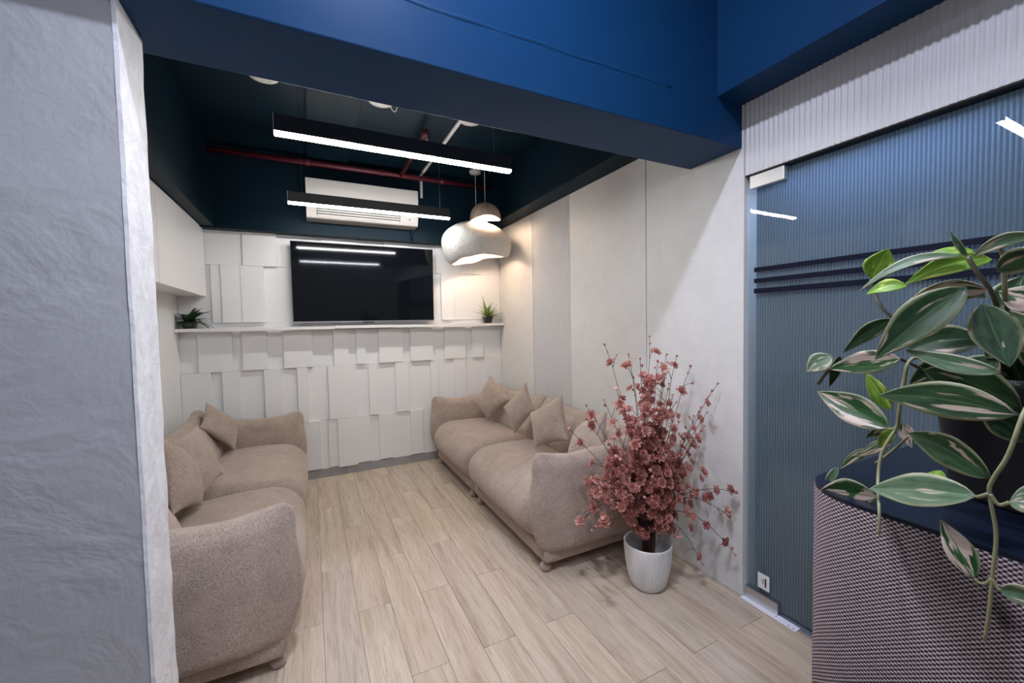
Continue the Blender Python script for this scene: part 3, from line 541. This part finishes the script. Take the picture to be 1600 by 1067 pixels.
# ---- linear LED pendants
def led(loc, L, lab, wires, top=CE, drop=.004, mat='led'):
    t = empty('linear_pendant', loc, label=lab, cat='pendant light', group='linear black pendants')
    boxo('profile', (-L/2, L/2, -.0175, .0175, .009, .085), M['black_metal'], t, bev=.001)
    boxo('diffuser', (-L/2+.001, L/2-.001, -.0170, .0170, -drop, .009), M[mat], t)
    for x in (-L/2, L/2): boxo('end_cap', (x-.0015, x+.0015, -.0175, .0175, -.004, .086), M['white_plastic'] if x < 0 else M['black_metal'], t)
    for x in wires: obj('wire', tube(bmesh.new(), [(x, 0, .085), (x, 0, top-loc[2])], .0013, 6), M['steel'], t)
led((.485, 2.185, 2.272), 1.205, 'longer looking linear pendant, nearer the beam', (-.5, .5))
led((.51, 3.515, 2.318), 1.255, 'linear pendant hanging in front of the air conditioner', (-.53, .545))
led((.49, .68, 2.222), 1.2, 'linear pendant over the entrance, before the navy beam', (-.5, .5), CF, -.004, 'led_front')
# ---- entrance downlight before the beam, and two unseen ones added as front fill
for (x, y, lab) in ((.27, .60, 'round downlight above the entrance pendant, before the beam'), (-.9, -1.0, 'added round fill light to the left behind the viewer'), (1.0, -1.3, 'added round fill light to the right behind the viewer')):
    t = empty('downlight', (x, y, CF), label=lab, cat='downlight', group='round downlights over the entrance')
    obj('trim_ring', lathe(bmesh.new(), [(.070, -.004), (.083, -.008), (.088, .0)], 28), M['white_plastic'], t, True)
    bm = bmesh.new(); lathe(bm, [(.070, -.004), (.0001, -.004)], 24); bmesh.ops.recalc_face_normals(bm, faces=bm.faces); obj('lens', bm, M['down'] if y > 0 else M['down_fill'], t)
# ---- two stone-like pendants in the right corner
def pendant_big(loc):
    t = empty('pendant_lamp', loc, label='large white textured pebble shaped pendant lamp', cat='pendant light')
    n, rows = 56, 26; outer, inner = [], []
    def R(a):   # plan outline
        return Vector((.328*math.cos(a)*(1+.04*math.cos(2*a+.6)), .272*math.sin(a), 0))
    RZ = (-.10, -.09, -.15, -.185, -.19, -.145, -.118, -.122)
    def rimz(a):
        f = (a/(2*PI)*8) % 8; k = int(f); t = (1-math.cos((f-k)*PI))/2
        return RZ[k]*(1-t) + RZ[(k+1) % 8]*t
    bm = bmesh.new()
    for shell, k in ((outer, 1.0), (inner, .955)):
        for i in range(rows+1):
            s = i/rows; ring = []
            for j in range(n):
                a = 2*PI*j/n
                # profile angle from the pole to below the equator
                th = s*(PI*.5 + .62 + .10*math.cos(a+2.6))
                rr = math.sin(th)**.86 if th < PI/2 else math.cos((th-PI/2)*1.05)
                z = (.205*math.cos(th) if th < PI/2 else -.20*math.sin((th-PI/2)*1.25)) 
                p = R(a)*rr*k; p.z = z*k + .03*math.cos(a+2.6)*(1-s)*.5
                if s > .75:
                    w = (s-.75)/.25; p.z = p.z*(1-w*w) + rimz(a)*w*w
                e = 1 + .012*noise.noise(Vector((p.x*9, p.y*9, p.z*9)))
                ring.append(bm.verts.new(p*e))
            shell.append(ring)
        for a, c in zip(shell[1:], shell[2:]):
            for j in range(n): bm.faces.new((a[j], a[(j+1)%n], c[(j+1)%n], c[j]) if k == 1 else (a[j], c[j], c[(j+1)%n], a[(j+1)%n]))
        bm.faces.new(shell[1]) if k == 1 else bm.faces.new(shell[1][::-1])
    for j in range(n): bm.faces.new((outer[-1][j], inner[-1][j], inner[-1][(j+1)%n], outer[-1][(j+1)%n]))
    for v in outer[0] + inner[0]: bm.verts.remove(v)
    bmesh.ops.recalc_face_normals(bm, faces=bm.faces); obj('lamp_shade', bm, M['stone'], t, True)
    obj('cord', tube(bmesh.new(), [(0, 0, .20), (0, 0, CE-loc[2]-.02)], .003, 6), M['white_plastic'], t)
    obj('canopy', lathe(bmesh.new(), [(.0001, CE-loc[2]-.026), (.05, CE-loc[2]-.024), (.056, CE-loc[2]-.006), (.056, CE-loc[2])], 24), M['white_plastic'], t, True)
    bm = bmesh.new(); bmesh.ops.create_uvsphere(bm, u_segments=14, v_segments=10, radius=.034, matrix=Matrix.Translation((-.03, -.02, -.02))); obj('bulb', bm, M['bulb'], t, True)
    obj('bulb_holder', tube(bmesh.new(), [(-.03, -.02, .015), (-.02, -.01, .18)], [.02, .012], 10), M['white_plastic'], t)
    return t
pendant_big((1.462, 3.69, 2.145))
def pendant_small(loc):
    t = empty('pendant_lamp', loc, label='small dome pendant lamp hung just above the large one', cat='pendant light')
    bm = bmesh.new(); n, rows = 40, 16; shells = []
    for k in (1.0, .94):
        sh_ = []
        for i in range(1, rows+1):
            s = i/rows; th = s*PI*.5*1.03
            ring = []
            for j in range(n):
                a = 2*PI*j/n; r = .142*math.sin(th)**.9*k; z = .135*math.cos(th)*k - .05
                if s > .7: z += ((s-.7)/.3)**2*(-.012*math.cos(2*a+1.0) - .022*max(0, -math.cos(a-.4))**2)
                ring.append(bm.verts.new((r*math.cos(a), r*.95*math.sin(a), z)))
            sh_.append(ring)
        for a, c in zip(sh_, sh_[1:]):
            for j in range(n): bm.faces.new((a[j], a[(j+1)%n], c[(j+1)%n], c[j]))
        bm.faces.new(sh_[0]); shells.append(sh_)
    for j in range(n): bm.faces.new((shells[0][-1][j], shells[1][-1][j], shells[1][-1][(j+1)%n], shells[0][-1][(j+1)%n]))
    bmesh.ops.recalc_face_normals(bm, faces=bm.faces); obj('lamp_shade', bm, M['lamp_shaded'], t, True)
    obj('cord', tube(bmesh.new(), [(0, 0, .08), (0, 0, CE-loc[2]-.01)], .003, 6), M['white_plastic'], t)
    obj('canopy', lathe(bmesh.new(), [(.0001, CE-loc[2]-.026), (.05, CE-loc[2]-.024), (.056, CE-loc[2]-.006), (.056, CE-loc[2])], 24), M['white_plastic'], t, True)
    bm = bmesh.new(); bmesh.ops.create_uvsphere(bm, u_segments=14, v_segments=10, radius=.034, matrix=Matrix.Translation((.0, -.005, -.048))); obj('bulb', bm, M['bulb'], t, True)
    obj('bulb_holder', tube(bmesh.new(), [(0, 0, -.02), (0, 0, .08)], [.018, .012], 10), M['white_plastic'], t)
    return t
pendant_small((1.478, 3.50, 2.405))

# ================================================================ SOFAS
def soft_box(bx, n, r, bulge=(0,0,0), warp=None):
    """rounded upholstered block: bx = x0,x1,y0,y1,z0,z1; n = divisions; r = edge radius"""
    x0,x1,y0,y1,z0,z1 = bx; c = Vector(((x0+x1)/2,(y0+y1)/2,(z0+z1)/2)); h = Vector(((x1-x0)/2,(y1-y0)/2,(z1-z0)/2))
    if not isinstance(r, tuple): r = (r, r, r)
    bm = bmesh.new(); V = {}
    def vert(i, j, k):
        key = (i, j, k)
        if key not in V:
            # denser towards the edges so the rounding reads smooth
            g = [ -math.cos(PI*t/m)*.5 + (2*t/m-1)*.5 for t, m in zip(key, n)]
            p = Vector(g)
            q = Vector(p[a]*h[a] for a in range(3)); inner = Vector(max(-h[a]+r[a], min(h[a]-r[a], q[a])) for a in range(3))
            d = Vector((q[a]-inner[a])/r[a] for a in range(3))
            L = d.length
            if L > 1e-6:
                mxc = max(abs(x) for x in d); d = d/L*mxc
                q = Vector(inner[a] + d[a]*r[a] for a in range(3))
            for a in range(3):
                b_, c_ = (a+1)%3, (a+2)%3
                if abs(p[a]) > .45: q[a] += math.copysign(bulge[a]*(1-p[b_]**2)*(1-p[c_]**2)*min(1, abs(p[a])), p[a])
            w = q + c
            if warp: w = warp(w, p)
            V[key] = bm.verts.new(w)
        return V[key]
    N_ = n
    for a in range(3):
        b_, c_ = (a+1)%3, (a+2)%3
        for side in (0, N_[a]):
            for i in range(N_[b_]):
                for j in range(N_[c_]):
                    ks = []
                    for di, dj in ((0,0),(1,0),(1,1),(0,1)):
                        k = [0,0,0]; k[a] = side; k[b_] = i+di; k[c_] = j+dj; ks.append(vert(*k))
                    bm.faces.new(ks if side else ks[::-1])
    bmesh.ops.recalc_face_normals(bm, faces=bm.faces); return bm
def wob(w, amp, f, seed):
    v = noise.noise_vector(w*f + Vector((seed, seed*2, seed*3))); return w + v*amp
def make_sofa(name, loc, rz, lab):
    t = empty(name, loc, rz, lab, 'sofa')
    Lh = 2.2
    # arms with swept-up front ears
    def armwarp(sgn, vmid):
        def f(w, p):
            u = w.x; k = max(0, (w.z-.36)/.30)**1.6
            w = w.copy()
            ear = .058*math.exp(-(max(u,0)/.15)**1.6) + .085*max(0, (u-.25)/.50)**1.5
            w.z += k*ear
            # thin towards the sewn outline
            thin = 1 - .55*max(0, abs(p.x)-.55)/.45 - .25*max(0, p.z-.4)/.6
            w.y = vmid + (w.y-vmid)*max(.25, thin)
            if u < .30:
                q_ = max(0, 1-u/.30); w.x += q_*(.045*max(0, (.30-w.z)/.18)**1.5 - .018*math.sin(PI*min(1, max(0, (w.z-.2)/.34))))
            return wob(w, .005, 7, sgn+3)
        return f
    for sgn, v0, v1 in ((0, -.005, .165), (1, 2.035, 2.205)):
        obj('armrest', soft_box((-.002, .775, v0, v1, .118, .635), (34, 10, 26), (.055, .072, .06), (0, .012, 0), armwarp(sgn, (v0+v1)/2)), M['boucle'], t, True)
    # seat cushions
    for i, (v0, v1) in enumerate(((.125, 1.139), (1.143, 2.075))):
        def sw(w, p, i=i):
            w = w.copy(); w.z += .012*math.sin(w.x*5+i) * max(0, p.z); return wob(w, .006, 4, 11+i)
        obj('seat_cushion', soft_box((-.012, .66, v0, v1, .128, .432), (28, 30, 18), (.17, .10, .145), (.012, 0, .022), sw), M['boucle'], t, True)
    # back rests with pointed ears at both upper ends
    for i, (v0, v1) in enumerate(((.03, 1.138), (1.144, 2.17))):
        def bw(w, p, i=i, v0=v0, v1=v1):
            w = w.copy(); k = max(0, (w.z-.50)/.22)**1.7; e = abs(p.y)
            w.z += k*.062*max(0, (e-.5)/.5)**2
            thin = 1 - .5*max(0, p.z-.2)/.8*(.5+.5*e); w.x = .785 + (w.x-.785)*thin
            return wob(w, .006, 5, 21+i)
        obj('backrest', soft_box((.575, .795, v0, v1, .13, .715), (12, 34, 26), (.095, .06, .08), (.03, 0, .012), bw), M['boucle'], t, True)
    # plinths and feet of the two modules
    for v0, v1 in ((.025, 1.136), (1.146, 2.178)):
        obj('plinth', soft_box((.055, .755, v0+.02*(v0<.5), v1-.02*(v0>.5), .058, .150), (8, 8, 6), .022), M['boucle'], t, True)
        for u in (.085, .70):
            for v in (v0+.075, v1-.075):
                o = obj('foot', lathe(bmesh.new(), [(.018, 0), (.028, .008), (.032, .024), (.028, .040), (.020, .046), (.022, .064)], 16, True, True), M['boucle'], t, True, (u, v, 0))
                boxo('glide', (-.016, .016, -.016, .016, -.0005, .004), M['white_plastic'], o)
    return t
make_sofa('sofa', (1.046, 1.825, 0), 0, 'beige fabric sofa along the right wall, behind the pink blossom plant')
make_sofa('sofa', (-.082, 3.985, 0), PI, 'beige fabric sofa along the left wall, partly hidden by the partition')

# ================================================================ CUSHIONS
def pillow(q, T, lab, group, seed):
    q = [Vector(p) for p in q]; c = sum(q, Vector())/4
    nrm = ((q[2]-q[0]).cross(q[3]-q[1])).normalized()
    bm = bmesh.new(); n = 22; f, b_ = [], []
    for i in range(n+1):
        for j in range(n+1):
            a = -math.cos(PI*i/n); d = -math.cos(PI*j/n)
            # outline pulled in between the corners
            aa = a*(1-.10*(1-d*d)*abs(a)**3); dd = d*(1-.10*(1-a*a)*abs(d)**3)
            s, t = (aa+1)/2, (dd+1)/2
            p = q[0]*(1-s)*(1-t) + q[1]*s*(1-t) + q[2]*s*t + q[3]*(1-s)*t
            h = T*((1-a*a)*(1-d*d))**.55
            wr_ = .006*noise.noise(p*14 + Vector((seed, 0, 0)))*(1-max(abs(a), abs(d))**4)
            f.append(bm.verts.new(p + nrm*(h+wr_)))
            b_.append(f[-1] if i in (0, n) or j in (0, n) else bm.verts.new(p - nrm*(h+wr_)))
    for i in range(n):
        for j in range(n):
            k = i*(n+1)+j
            bm.faces.new((f[k], f[k+n+1], f[k+n+2], f[k+1]))
            qs = (b_[k], b_[k+1], b_[k+n+2], b_[k+n+1])
            if len(set(qs)) == 4 and not bm.faces.get(qs): bm.faces.new(qs)
    bmesh.ops.recalc_face_normals(bm, faces=bm.faces)
    for v in bm.verts: v.co -= c
    o = obj('throw_pillow', bm, M['boucle'], None, True, c)
    return tag(o, lab, 'pillow', group)
PLAB = {'R1': 'beige throw pillow nearest the back wall on the right sofa', 'R2': 'second beige pillow from the back wall on the right sofa',
 'R3': 'third beige pillow from the back wall on the right sofa', 'R4': 'beige pillow nearest the blossom plant on the right sofa',
 'L1': 'diamond tilted beige pillow at the far armrest of the left sofa', 'L2': 'second beige pillow from the back wall on the left sofa',
 'L3': 'third beige pillow from the back wall on the left sofa', 'L4': 'beige pillow by the near armrest, mostly behind the partition'}
for i, (k, q) in enumerate(PILLOWS):
    pillow(q, .065 if k[0] == 'R' else .055, PLAB[k], 'throw pillows on the right sofa' if k[0] == 'R' else 'throw pillows on the left sofa', i*7.3)

# ================================================================ BLOSSOM PLANT
PB = Vector((1.54, 1.565, 0))
bp = empty('blossom_plant', PB, label='artificial pink blossom tree in a white ribbed pot', cat='plant')
rib = lambda a, z: 1 + (.022*abs(math.sin(a*30)) if .018 < z < .215 else 0)
obj('pot', lathe(bmesh.new(), [(.0001, .001), (.074, .0), (.082, .008), (.092, .03), (.104, .08), (.112, .13), (.1165, .18), (.119, .212), (.1205, .222), (.121, .232), (.118, .236), (.112, .232), (.110, .20), (.104, .13), (.09, .08)], 480, False, False, rfun=rib), M['pot_white'], bp, True)
obj('filler', lathe(bmesh.new(), [(.103, .125), (.06, .132), (.0001, .136)], 24), M['foam'], bp, True)
for k in range(9):
    a = k*2.4; rr = .006 + .018*(k % 3)/2
    b0 = Vector((rr*math.cos(a), rr*math.sin(a), .12)); top = Vector((rr*1.8*math.cos(a+.4)-.005, rr*1.8*math.sin(a+.4), .42+.1*random.random()))
    obj('trunk', tube(bmesh.new(), smoothpath([b0, (b0+top)/2+Vector((.004*math.sin(k), .004*math.cos(k), 0)), top], 4), [.010]*4+[.008]*4+[.006], 7), M['bark'], bp, True)
def flower_mesh(seed):
    rnd = random.Random(seed); bm = bmesh.new()
    for ring, (cnt, tilt, ln) in enumerate(((8, .15, 1.0), (8, .62, .95), (7, 1.0, .82), (5, 1.35, .62))):
        for k in range(cnt):
            a = 2*PI*(k + rnd.uniform(-.25, .25))/cnt + ring*.5; tl = tilt + rnd.uniform(-.2, .2); L = ln*rnd.uniform(.85, 1.1); wd = rnd.uniform(.27,.38)*L
            d = Vector((math.cos(a)*math.cos(tl), math.sin(a)*math.cos(tl), math.sin(tl))); s = Vector((-math.sin(a), math.cos(a), 0)); nn = d.cross(s)
            cu = rnd.uniform(-.1, .25)
            pts = [Vector((0,0,0)), d*L*.5 - s*wd*.8 + nn*cu*.3, d*L*.95 - s*wd*.55 + nn*rnd.uniform(-.15,.3), d*L*1.02 + nn*rnd.uniform(-.2,.15), d*L*.95 + s*wd*.55 + nn*rnd.uniform(-.15,.3), d*L*.5 + s*wd*.8 + nn*cu*.3, d*L*.55 - nn*.08]
            vs_ = [bm.verts.new(p) for p in pts]
            for i1, i2 in ((0,1),(1,2),(2,3),(3,4),(4,5),(5,0)): bm.faces.new((vs_[6], vs_[i1], vs_[i2]))
    me = bpy.data.meshes.new('flower'); bm.to_mesh(me); bm.free(); me.materials.append(M['petal']); return me
FM = [flower_mesh(i) for i in range(6)]
bmb = bmesh.new(); lathe(bmb, [(.05, -.6), (.22, -.25), (.42, .2), (.62, .55), (.35, .62), (.0001, .45)], 7); bud_me = bpy.data.meshes.new('bud'); bmb.to_mesh(bud_me); bmb.free(); bud_me.materials.append(M['petal'])
nf = 0; rnd = random.Random(3)
def put(me, name, p, d, s):
    o = link(name, me, None, bp); o.location = p; o.rotation_mode = 'QUATERNION'; o.rotation_quaternion = d.to_track_quat('Z', 'Y') @ Matrix.Rotation(rnd.uniform(0, 6.28), 4, 'Z').to_quaternion(); o.scale = (s, s, s)
for i, tp in enumerate(TIPS):
    T_ = Vector(tp) - PB; T_.y = min(T_.y, .17); a = rnd.uniform(0, 6.28); b0 = Vector((.018*math.cos(a), .018*math.sin(a), .20))
    hor = Vector((T_.x, T_.y, 0)); L = T_.length
    zc = max(T_.z*.62, min(.52, T_.z+.25)) if T_.z < .75 else T_.z*.55
    P1 = b0 + Vector((hor.x*.10, hor.y*.10, zc*.45)); P2 = Vector((hor.x*(.42 if T_.z < .6 else .30), hor.y*(.42 if T_.z < .6 else .30), zc*(1 if T_.z < .6 else 1.12) + (.06 if T_.z < .6 else 0)))
    pts = []
    for k in range(13):
        t = k/12; pts.append((1-t)**3*b0 + 3*(1-t)**2*t*P1 + 3*(1-t)*t*t*P2 + t**3*T_ + Vector((rnd.uniform(-.004, .004), rnd.uniform(-.004, .004), 0))*(0 < k < 12))
    bb_ = tube(bmesh.new(), pts, [.0032*(1-.65*k/12) for k in range(13)], 5)
    for k in (7, 9, 11):      # short side twigs with a bud or a blossom
        d_ = (pts[k+1]-pts[k]).normalized(); sd = d_.cross(Vector((rnd.uniform(-1,1), rnd.uniform(-1,1), rnd.uniform(-1,1)))).normalized()
        e_ = pts[k] + d_*rnd.uniform(.02, .05) + sd*rnd.uniform(.03, .065) + Vector((0, 0, .012))
        e_.x = min(e_.x, .325); e_.y = min(e_.y, .20)
        tube(bb_, [pts[k], (pts[k]+e_)/2 + Vector((0, 0, .006)), e_], [.0017, .0013, .0009], 4)
        if nf < 250 and k != 11: put(FM[rnd.randrange(6)], 'flower', e_, ((e_-pts[k]).normalized() + Vector((-.2,-.4,.2))).normalized(), rnd.uniform(.019, .026)); nf += 1
        else: put(bud_me, 'bud', e_, (e_-pts[k]).normalized(), rnd.uniform(.010, .014))
    obj('branch', bb_, M['twig'], bp)
    def at(t):
        f = t*12; k = min(11, int(f)); return pts[k].lerp(pts[k+1], f-k), (pts[k+1]-pts[k]).normalized()
    # buds at the end of the branch
    for dt in (0, .03):
        p, d = at(1-dt); off = Vector((rnd.uniform(-1,1), rnd.uniform(-1,1), rnd.uniform(-.3,1)))*.012*(dt > 0)
        put(bud_me, 'bud', p+off, (d + Vector((rnd.uniform(-.7,.7), rnd.uniform(-.7,.7), rnd.uniform(-.2,.7)))).normalized(), rnd.uniform(.011, .015))
    # blossoms, denser towards the middle of the plant
    cnt = 3 if i % 3 else 4
    for k in range(cnt):
        if nf >= 296: break
        t = .955 - (.48 if T_.z > .5 else .52)*(k/(cnt-1))**1.25 + rnd.uniform(-.025, .02) - .03*(i % 2)
        p, d = at(t); jit = Vector((rnd.gauss(0,1), rnd.gauss(0,1), rnd.gauss(0,1)))*(.010 + .012*k/cnt)
        q = p + jit
        if q.x > .325: q.x = .325
        if q.x < .2 and q.y > .20: q.y = .20
        out_d = (Vector((q.x, q.y, .25*(q.z-.5))).normalized() + Vector((-.25,-.45,.25)) + Vector((rnd.uniform(-.6,.6), rnd.uniform(-.6,.6), rnd.uniform(-.4,.6)))).normalized()
        put(FM[rnd.randrange(6)], 'flower', q, out_d, rnd.uniform(.023, .034)); nf += 1
# the uncountable small blossoms deep inside
bm = bmesh.new()
for k in range(600):
    z = rnd.uniform(.30, .84 if k % 5 else 1.08); rr = abs(rnd.gauss(0, .098 if z < .66 else (.068 if z < .92 else .045))); a = rnd.uniform(0, 6.28); s = rnd.uniform(.020, .030)
    if k % 3 == 0: z = rnd.uniform(.42, .66); rr *= 1.5
    p = Vector((rr*math.cos(a), min(.19, rr*math.sin(a)*.8), z)); d = Vector((math.cos(a), math.sin(a), .3)).normalized()
    mt = Matrix.Translation(p) @ d.to_track_quat('Z','Y').to_matrix().to_4x4() @ Matrix.Scale(s, 4)
    st0 = len(bm.verts); bm.from_mesh(FM[k % 6]); bm.verts.ensure_lookup_table()
    bmesh.ops.transform(bm, matrix=mt, verts=bm.verts[st0:])
o = obj('inner_blossoms', bm, M['petal'], bp); o['kind'] = 'stuff'

# ================================================================ SHELF PLANTS
def square_pot(par, w, h, mat):
    bm = bmesh.new(); ro = []
    for (s, z) in ((.70, 0), (.93, h*.86), (1.03, h*.88), (1.03, h), (.93, h), (.88, h*.8)):
        ro.append([bm.verts.new((sx*w/2*s, sy*w/2*s, z)) for sx, sy in ((-1,-1),(1,-1),(1,1),(-1,1))])
    for a, c in zip(ro, ro[1:]):
        for k in range(4): bm.faces.new((a[k], a[(k+1)%4], c[(k+1)%4], c[k]))
    bm.faces.new(ro[0][::-1]); bm.faces.new(ro[-1]); obj('pot', bm, mat, par)
fe = empty('potted_fern', (-.858, 4.030, 1.3905), label='small dark green fern in a black pot, left end of the shelf', cat='plant')
square_pot(fe, .098, .05, M['black_plastic'])
rnd = random.Random(8)
for k in range(46):
    a = k*2.399; el = .30 + 1.0*((k*7) % 13)/13; L = rnd.uniform(.095, .155)*(1 if math.cos(a) > -.4 else .72)
    dirv = Vector((math.cos(a), math.sin(a)*.40, 0)); bm = bmesh.new(); P = []
    for i in range(9):
        t = i/8; P.append(dirv*L*t*math.cos(el*(1-.35*t))*1.1 + Vector((0, 0, .048 + L*(math.sin(el)*1.25*t - .62*t*t*(1.15-el*.55)))))
    tube(bm, P, [.0016]*8+[.0006], 4)
    for i in range(1, 9):
        tdir = (P[i]-P[i-1]).normalized(); sd = tdir.cross(Vector((0,0,1))).normalized(); wl_ = .030*(1-.60*(i/8)) + .004
        for s in (-1, 1):
            e = P[i] + sd*s*wl_ + tdir*.012 + Vector((0,0,-.004))
            bm.faces.new([bm.verts.new(x) for x in (P[i]-tdir*.007, (P[i]+e)/2 - tdir*.008, e, (P[i]+e)/2 + tdir*.008, P[i]+tdir*.004)])
    for v in bm.verts:   # keep the leaves off the walls
        v.co.y = min(v.co.y, .040); v.co.x = max(v.co.x, -.080)
    obj('frond', bm, M['fern'], fe)
ag = empty('potted_agave', (1.702, 4.030, 1.3935), label='small spiky green plant in a black pot, right end of the shelf', cat='plant')
square_pot(ag, .088, .066, M['black_plastic'])
for k, (dx, dy, L, el, cv) in enumerate(((-.10,-.1,.235,1.22,.05), (.15,-.5,.16,1.25,.1), (.62,-.2,.17,.95,.3), (.95,-.1,.185,.62,.45), (1.0,-.5,.20,.42,.6), (-.9,-.3,.15,.75,.5), (-1,-.1,.17,.50,.5), (-.7,-.6,.13,.5,.6), (.4,-.9,.12,.75,.4), (-.2,-.9,.13,.9,.3), (.7,-.8,.14,.35,.6), (-.5,.2,.16,1.0,.2), (.3,.2,.17,1.15,.1), (.9,.2,.15,.8,.4), (.85,-.6,.16,.2,.5), (-.05,-.6,.14,1.1,.2), (-.35,-.4,.17,1.05,.2))):
    d = Vector((dx, dy*.55, 0)).normalized(); sd = Vector((-d.y, d.x, 0)); bm = bmesh.new(); ro = []
    for i in range(9):
        t = i/8; w = .0145*(1-t)**.7*(.65+.6*math.sin(PI*min(1, t+.15))) * (1 + .25*(i % 2))
        c = d*L*t*math.cos(el) + Vector((0, 0, .055 + L*(t*math.sin(el) - cv*.35*t*t)))
        u = Vector((0,0,1))*math.cos(el) - d*math.sin(el)
        ro.append([bm.verts.new(x) for x in (c - sd*w + u*w*.35, c - u*.001, c + sd*w + u*w*.35)])
    for a_, c_ in zip(ro, ro[1:]):
        for i in range(2): bm.faces.new((a_[i], a_[i+1], c_[i+1], c_[i]))
    for v in bm.verts: v.co.y = min(v.co.y, .045); v.co.x = min(v.co.x, .168)
    o = obj('leaf', bm, M['agave'], ag); o.data.transform(Matrix.Diagonal((1.1, 1, 1.12, 1)))
    for v in o.data.vertices: v.co.x = min(v.co.x, .170)

# ================================================================ FABRIC STAND AND FOREGROUND PLANT
st_ = empty('planter_stand', (.95, -.05, 0), label='tall stand wrapped in woven pinkish fabric with a navy top', cat='stand')
def rounded_rect(x0, x1, y0, y1, r, n=10):
    out = []
    for cx_, cy_, a0 in ((x1-r, y1-r, 0), (x0+r, y1-r, PI/2), (x0+r, y0+r, PI), (x1-r, y0+r, 1.5*PI)):
        for k in range(n+1):
            a = a0 + PI/2*k/n; out.append(Vector((cx_+r*math.cos(a), cy_+r*math.sin(a), 0)))
    return out
ol = rounded_rect(.722-.95, 1.30-.95, -.62+.05, .405+.05, .095)
bm = bmesh.new(); uvl = bm.loops.layers.uv.new('uv'); per = [0]
for i in range(len(ol)): per.append(per[-1] + (ol[(i+1) % len(ol)]-ol[i]).length)
lo = [bm.verts.new(p) for p in ol]; hi = [bm.verts.new(p + Vector((0,0,1.094))) for p in ol]; m_ = len(ol)
for i in range(m_):
    fc = bm.faces.new((lo[i], lo[(i+1)%m_], hi[(i+1)%m_], hi[i]))
    for lp, uv in zip(fc.loops, ((per[i], 0), (per[i+1], 0), (per[i+1], 1.094), (per[i], 1.094))): lp[uvl].uv = uv
bm.faces.new(lo); bm.faces.new(hi[::-1]); bmesh.ops.recalc_face_normals(bm, faces=bm.faces)
so = obj('fabric_body', bm, M['weave'], st_)
for p in so.data.polygons: p.use_smooth = len(p.vertices) == 4
bm = bmesh.new(); ol2 = rounded_rect(.7225-.95, 1.2995-.95, -.6195+.05, .4045+.05, .095)
lo = [bm.verts.new(p + Vector((0,0,1.094))) for p in ol2]; hi = [bm.verts.new(p*.999 + Vector((0,0,1.10))) for p in ol2]
for i in range(m_): bm.faces.new((lo[i], lo[(i+1)%m_], hi[(i+1)%m_], hi[i]))
bm.faces.new(hi); bm.faces.new(lo[::-1]); bmesh.ops.recalc_face_normals(bm, faces=bm.faces); obj('top', bm, M['navy_top'], st_)

PC = Vector((.985, .175, 1.10))
vp = empty('trailing_plant', PC, label='big leafed variegated trailing plant in a black pot in the right foreground', cat='plant')
obj('pot', lathe(bmesh.new(), [(.0001, 0), (.108, 0), (.112, .006), (.135, .165), (.150, .168), (.152, .19), (.147, .192), (.138, .185), (.132, .165)], 40), M['black_plastic'], vp, True)
obj('soil', lathe(bmesh.new(), [(.134, .168), (.08, .178), (.0001, .182)], 24), M['soil'], vp, True)
for pts, r in STEMS:
    P = [Vector(p)-PC for p in pts]; sm = smoothpath(P, 4)
    obj('stem', tube(bmesh.new(), sm, [r*(1-.25*i/len(sm)) for i in range(len(sm))], 7), M['stem_dark'] if abs(r-.0031) < 1e-6 or abs(r-.0028) < 1e-6 else M['stem_green'], vp, True)
def leaf(B, T, sv, nv, arch, kind, idx):
    B = Vector(B)-PC; T = Vector(T)-PC; sv = Vector(sv); nv = Vector(nv); hw = sv.length
    bm = bmesh.new(); uvl = bm.loops.layers.uv.new('uv'); n, mcols = 14, 8; rows = []; L = (T-B).length
    rn = random.Random(idx); fold = rn.uniform(.08, .30); droop = rn.uniform(-.02, .05)*L
    for i in range(n+1):
        t = i/n; w = max(.012, math.sin(PI*min(1, t**.82))**.85*(1 if t < .5 else 1-.18*(t-.5)*2))
        if i == n: w = .004
        c = B.lerp(T, t) + Vector((0, 0, arch*4*t*(1-t))) + nv*droop*4*t*(1-t)
        row = []
        for j in range(mcols+1):
            u = j/mcols*2-1; wv = .012*hw*noise.noise(Vector((t*5, u*2, idx)))*4
            row.append((bm.verts.new(c + sv*u*w + nv*(fold*hw*w*(abs(u)**1.4) + wv*w)), (j/mcols, t)))
        rows.append(row)
    for a, c in zip(rows, rows[1:]):
        for j in range(mcols):
            qd = (a[j], a[j+1], c[j+1], c[j]); fc = bm.faces.new([x[0] for x in qd])
            for lp, x in zip(fc.loops, qd): lp[uvl].uv = x[1]
    ft_ = [f for f in bm.faces]
    me_o = obj('leaf', bm, M['leaf%d' % kind], vp, True)
    md = me_o.modifiers.new('thick', 'SOLIDIFY'); md.thickness = .0008
    return me_o
for i, lf in enumerate(LEAVES): leaf(*lf, i)

rn = random.Random(40)
for i in range(14):
    a = -2.6 + i*.32 + rn.uniform(-.1, .1); d = Vector((math.cos(a), math.sin(a), 0))
    B = PC + Vector((.02*d.x, .02*d.y - .02, .21 + .05*rn.random())); T = B + d*rn.uniform(.13, .22) + Vector((0, 0, rn.uniform(-.06, .12)))
    if T.y > .13: continue
    s = d.cross(Vector((0,0,1))).normalized()*rn.uniform(.022, .034)
    leaf(B, T, s, Vector((0,0,1)), .03, rn.choice((0, 0, 2, 1)), 100+i)
    obj('stem', tube(bmesh.new(), smoothpath([Vector((rn.uniform(-.05,.05), rn.uniform(-.07,.0), .175)), (B-PC)*.6+Vector((0,0,.08)), B-PC], 4), .0024, 6), M['stem_green'], vp, True)
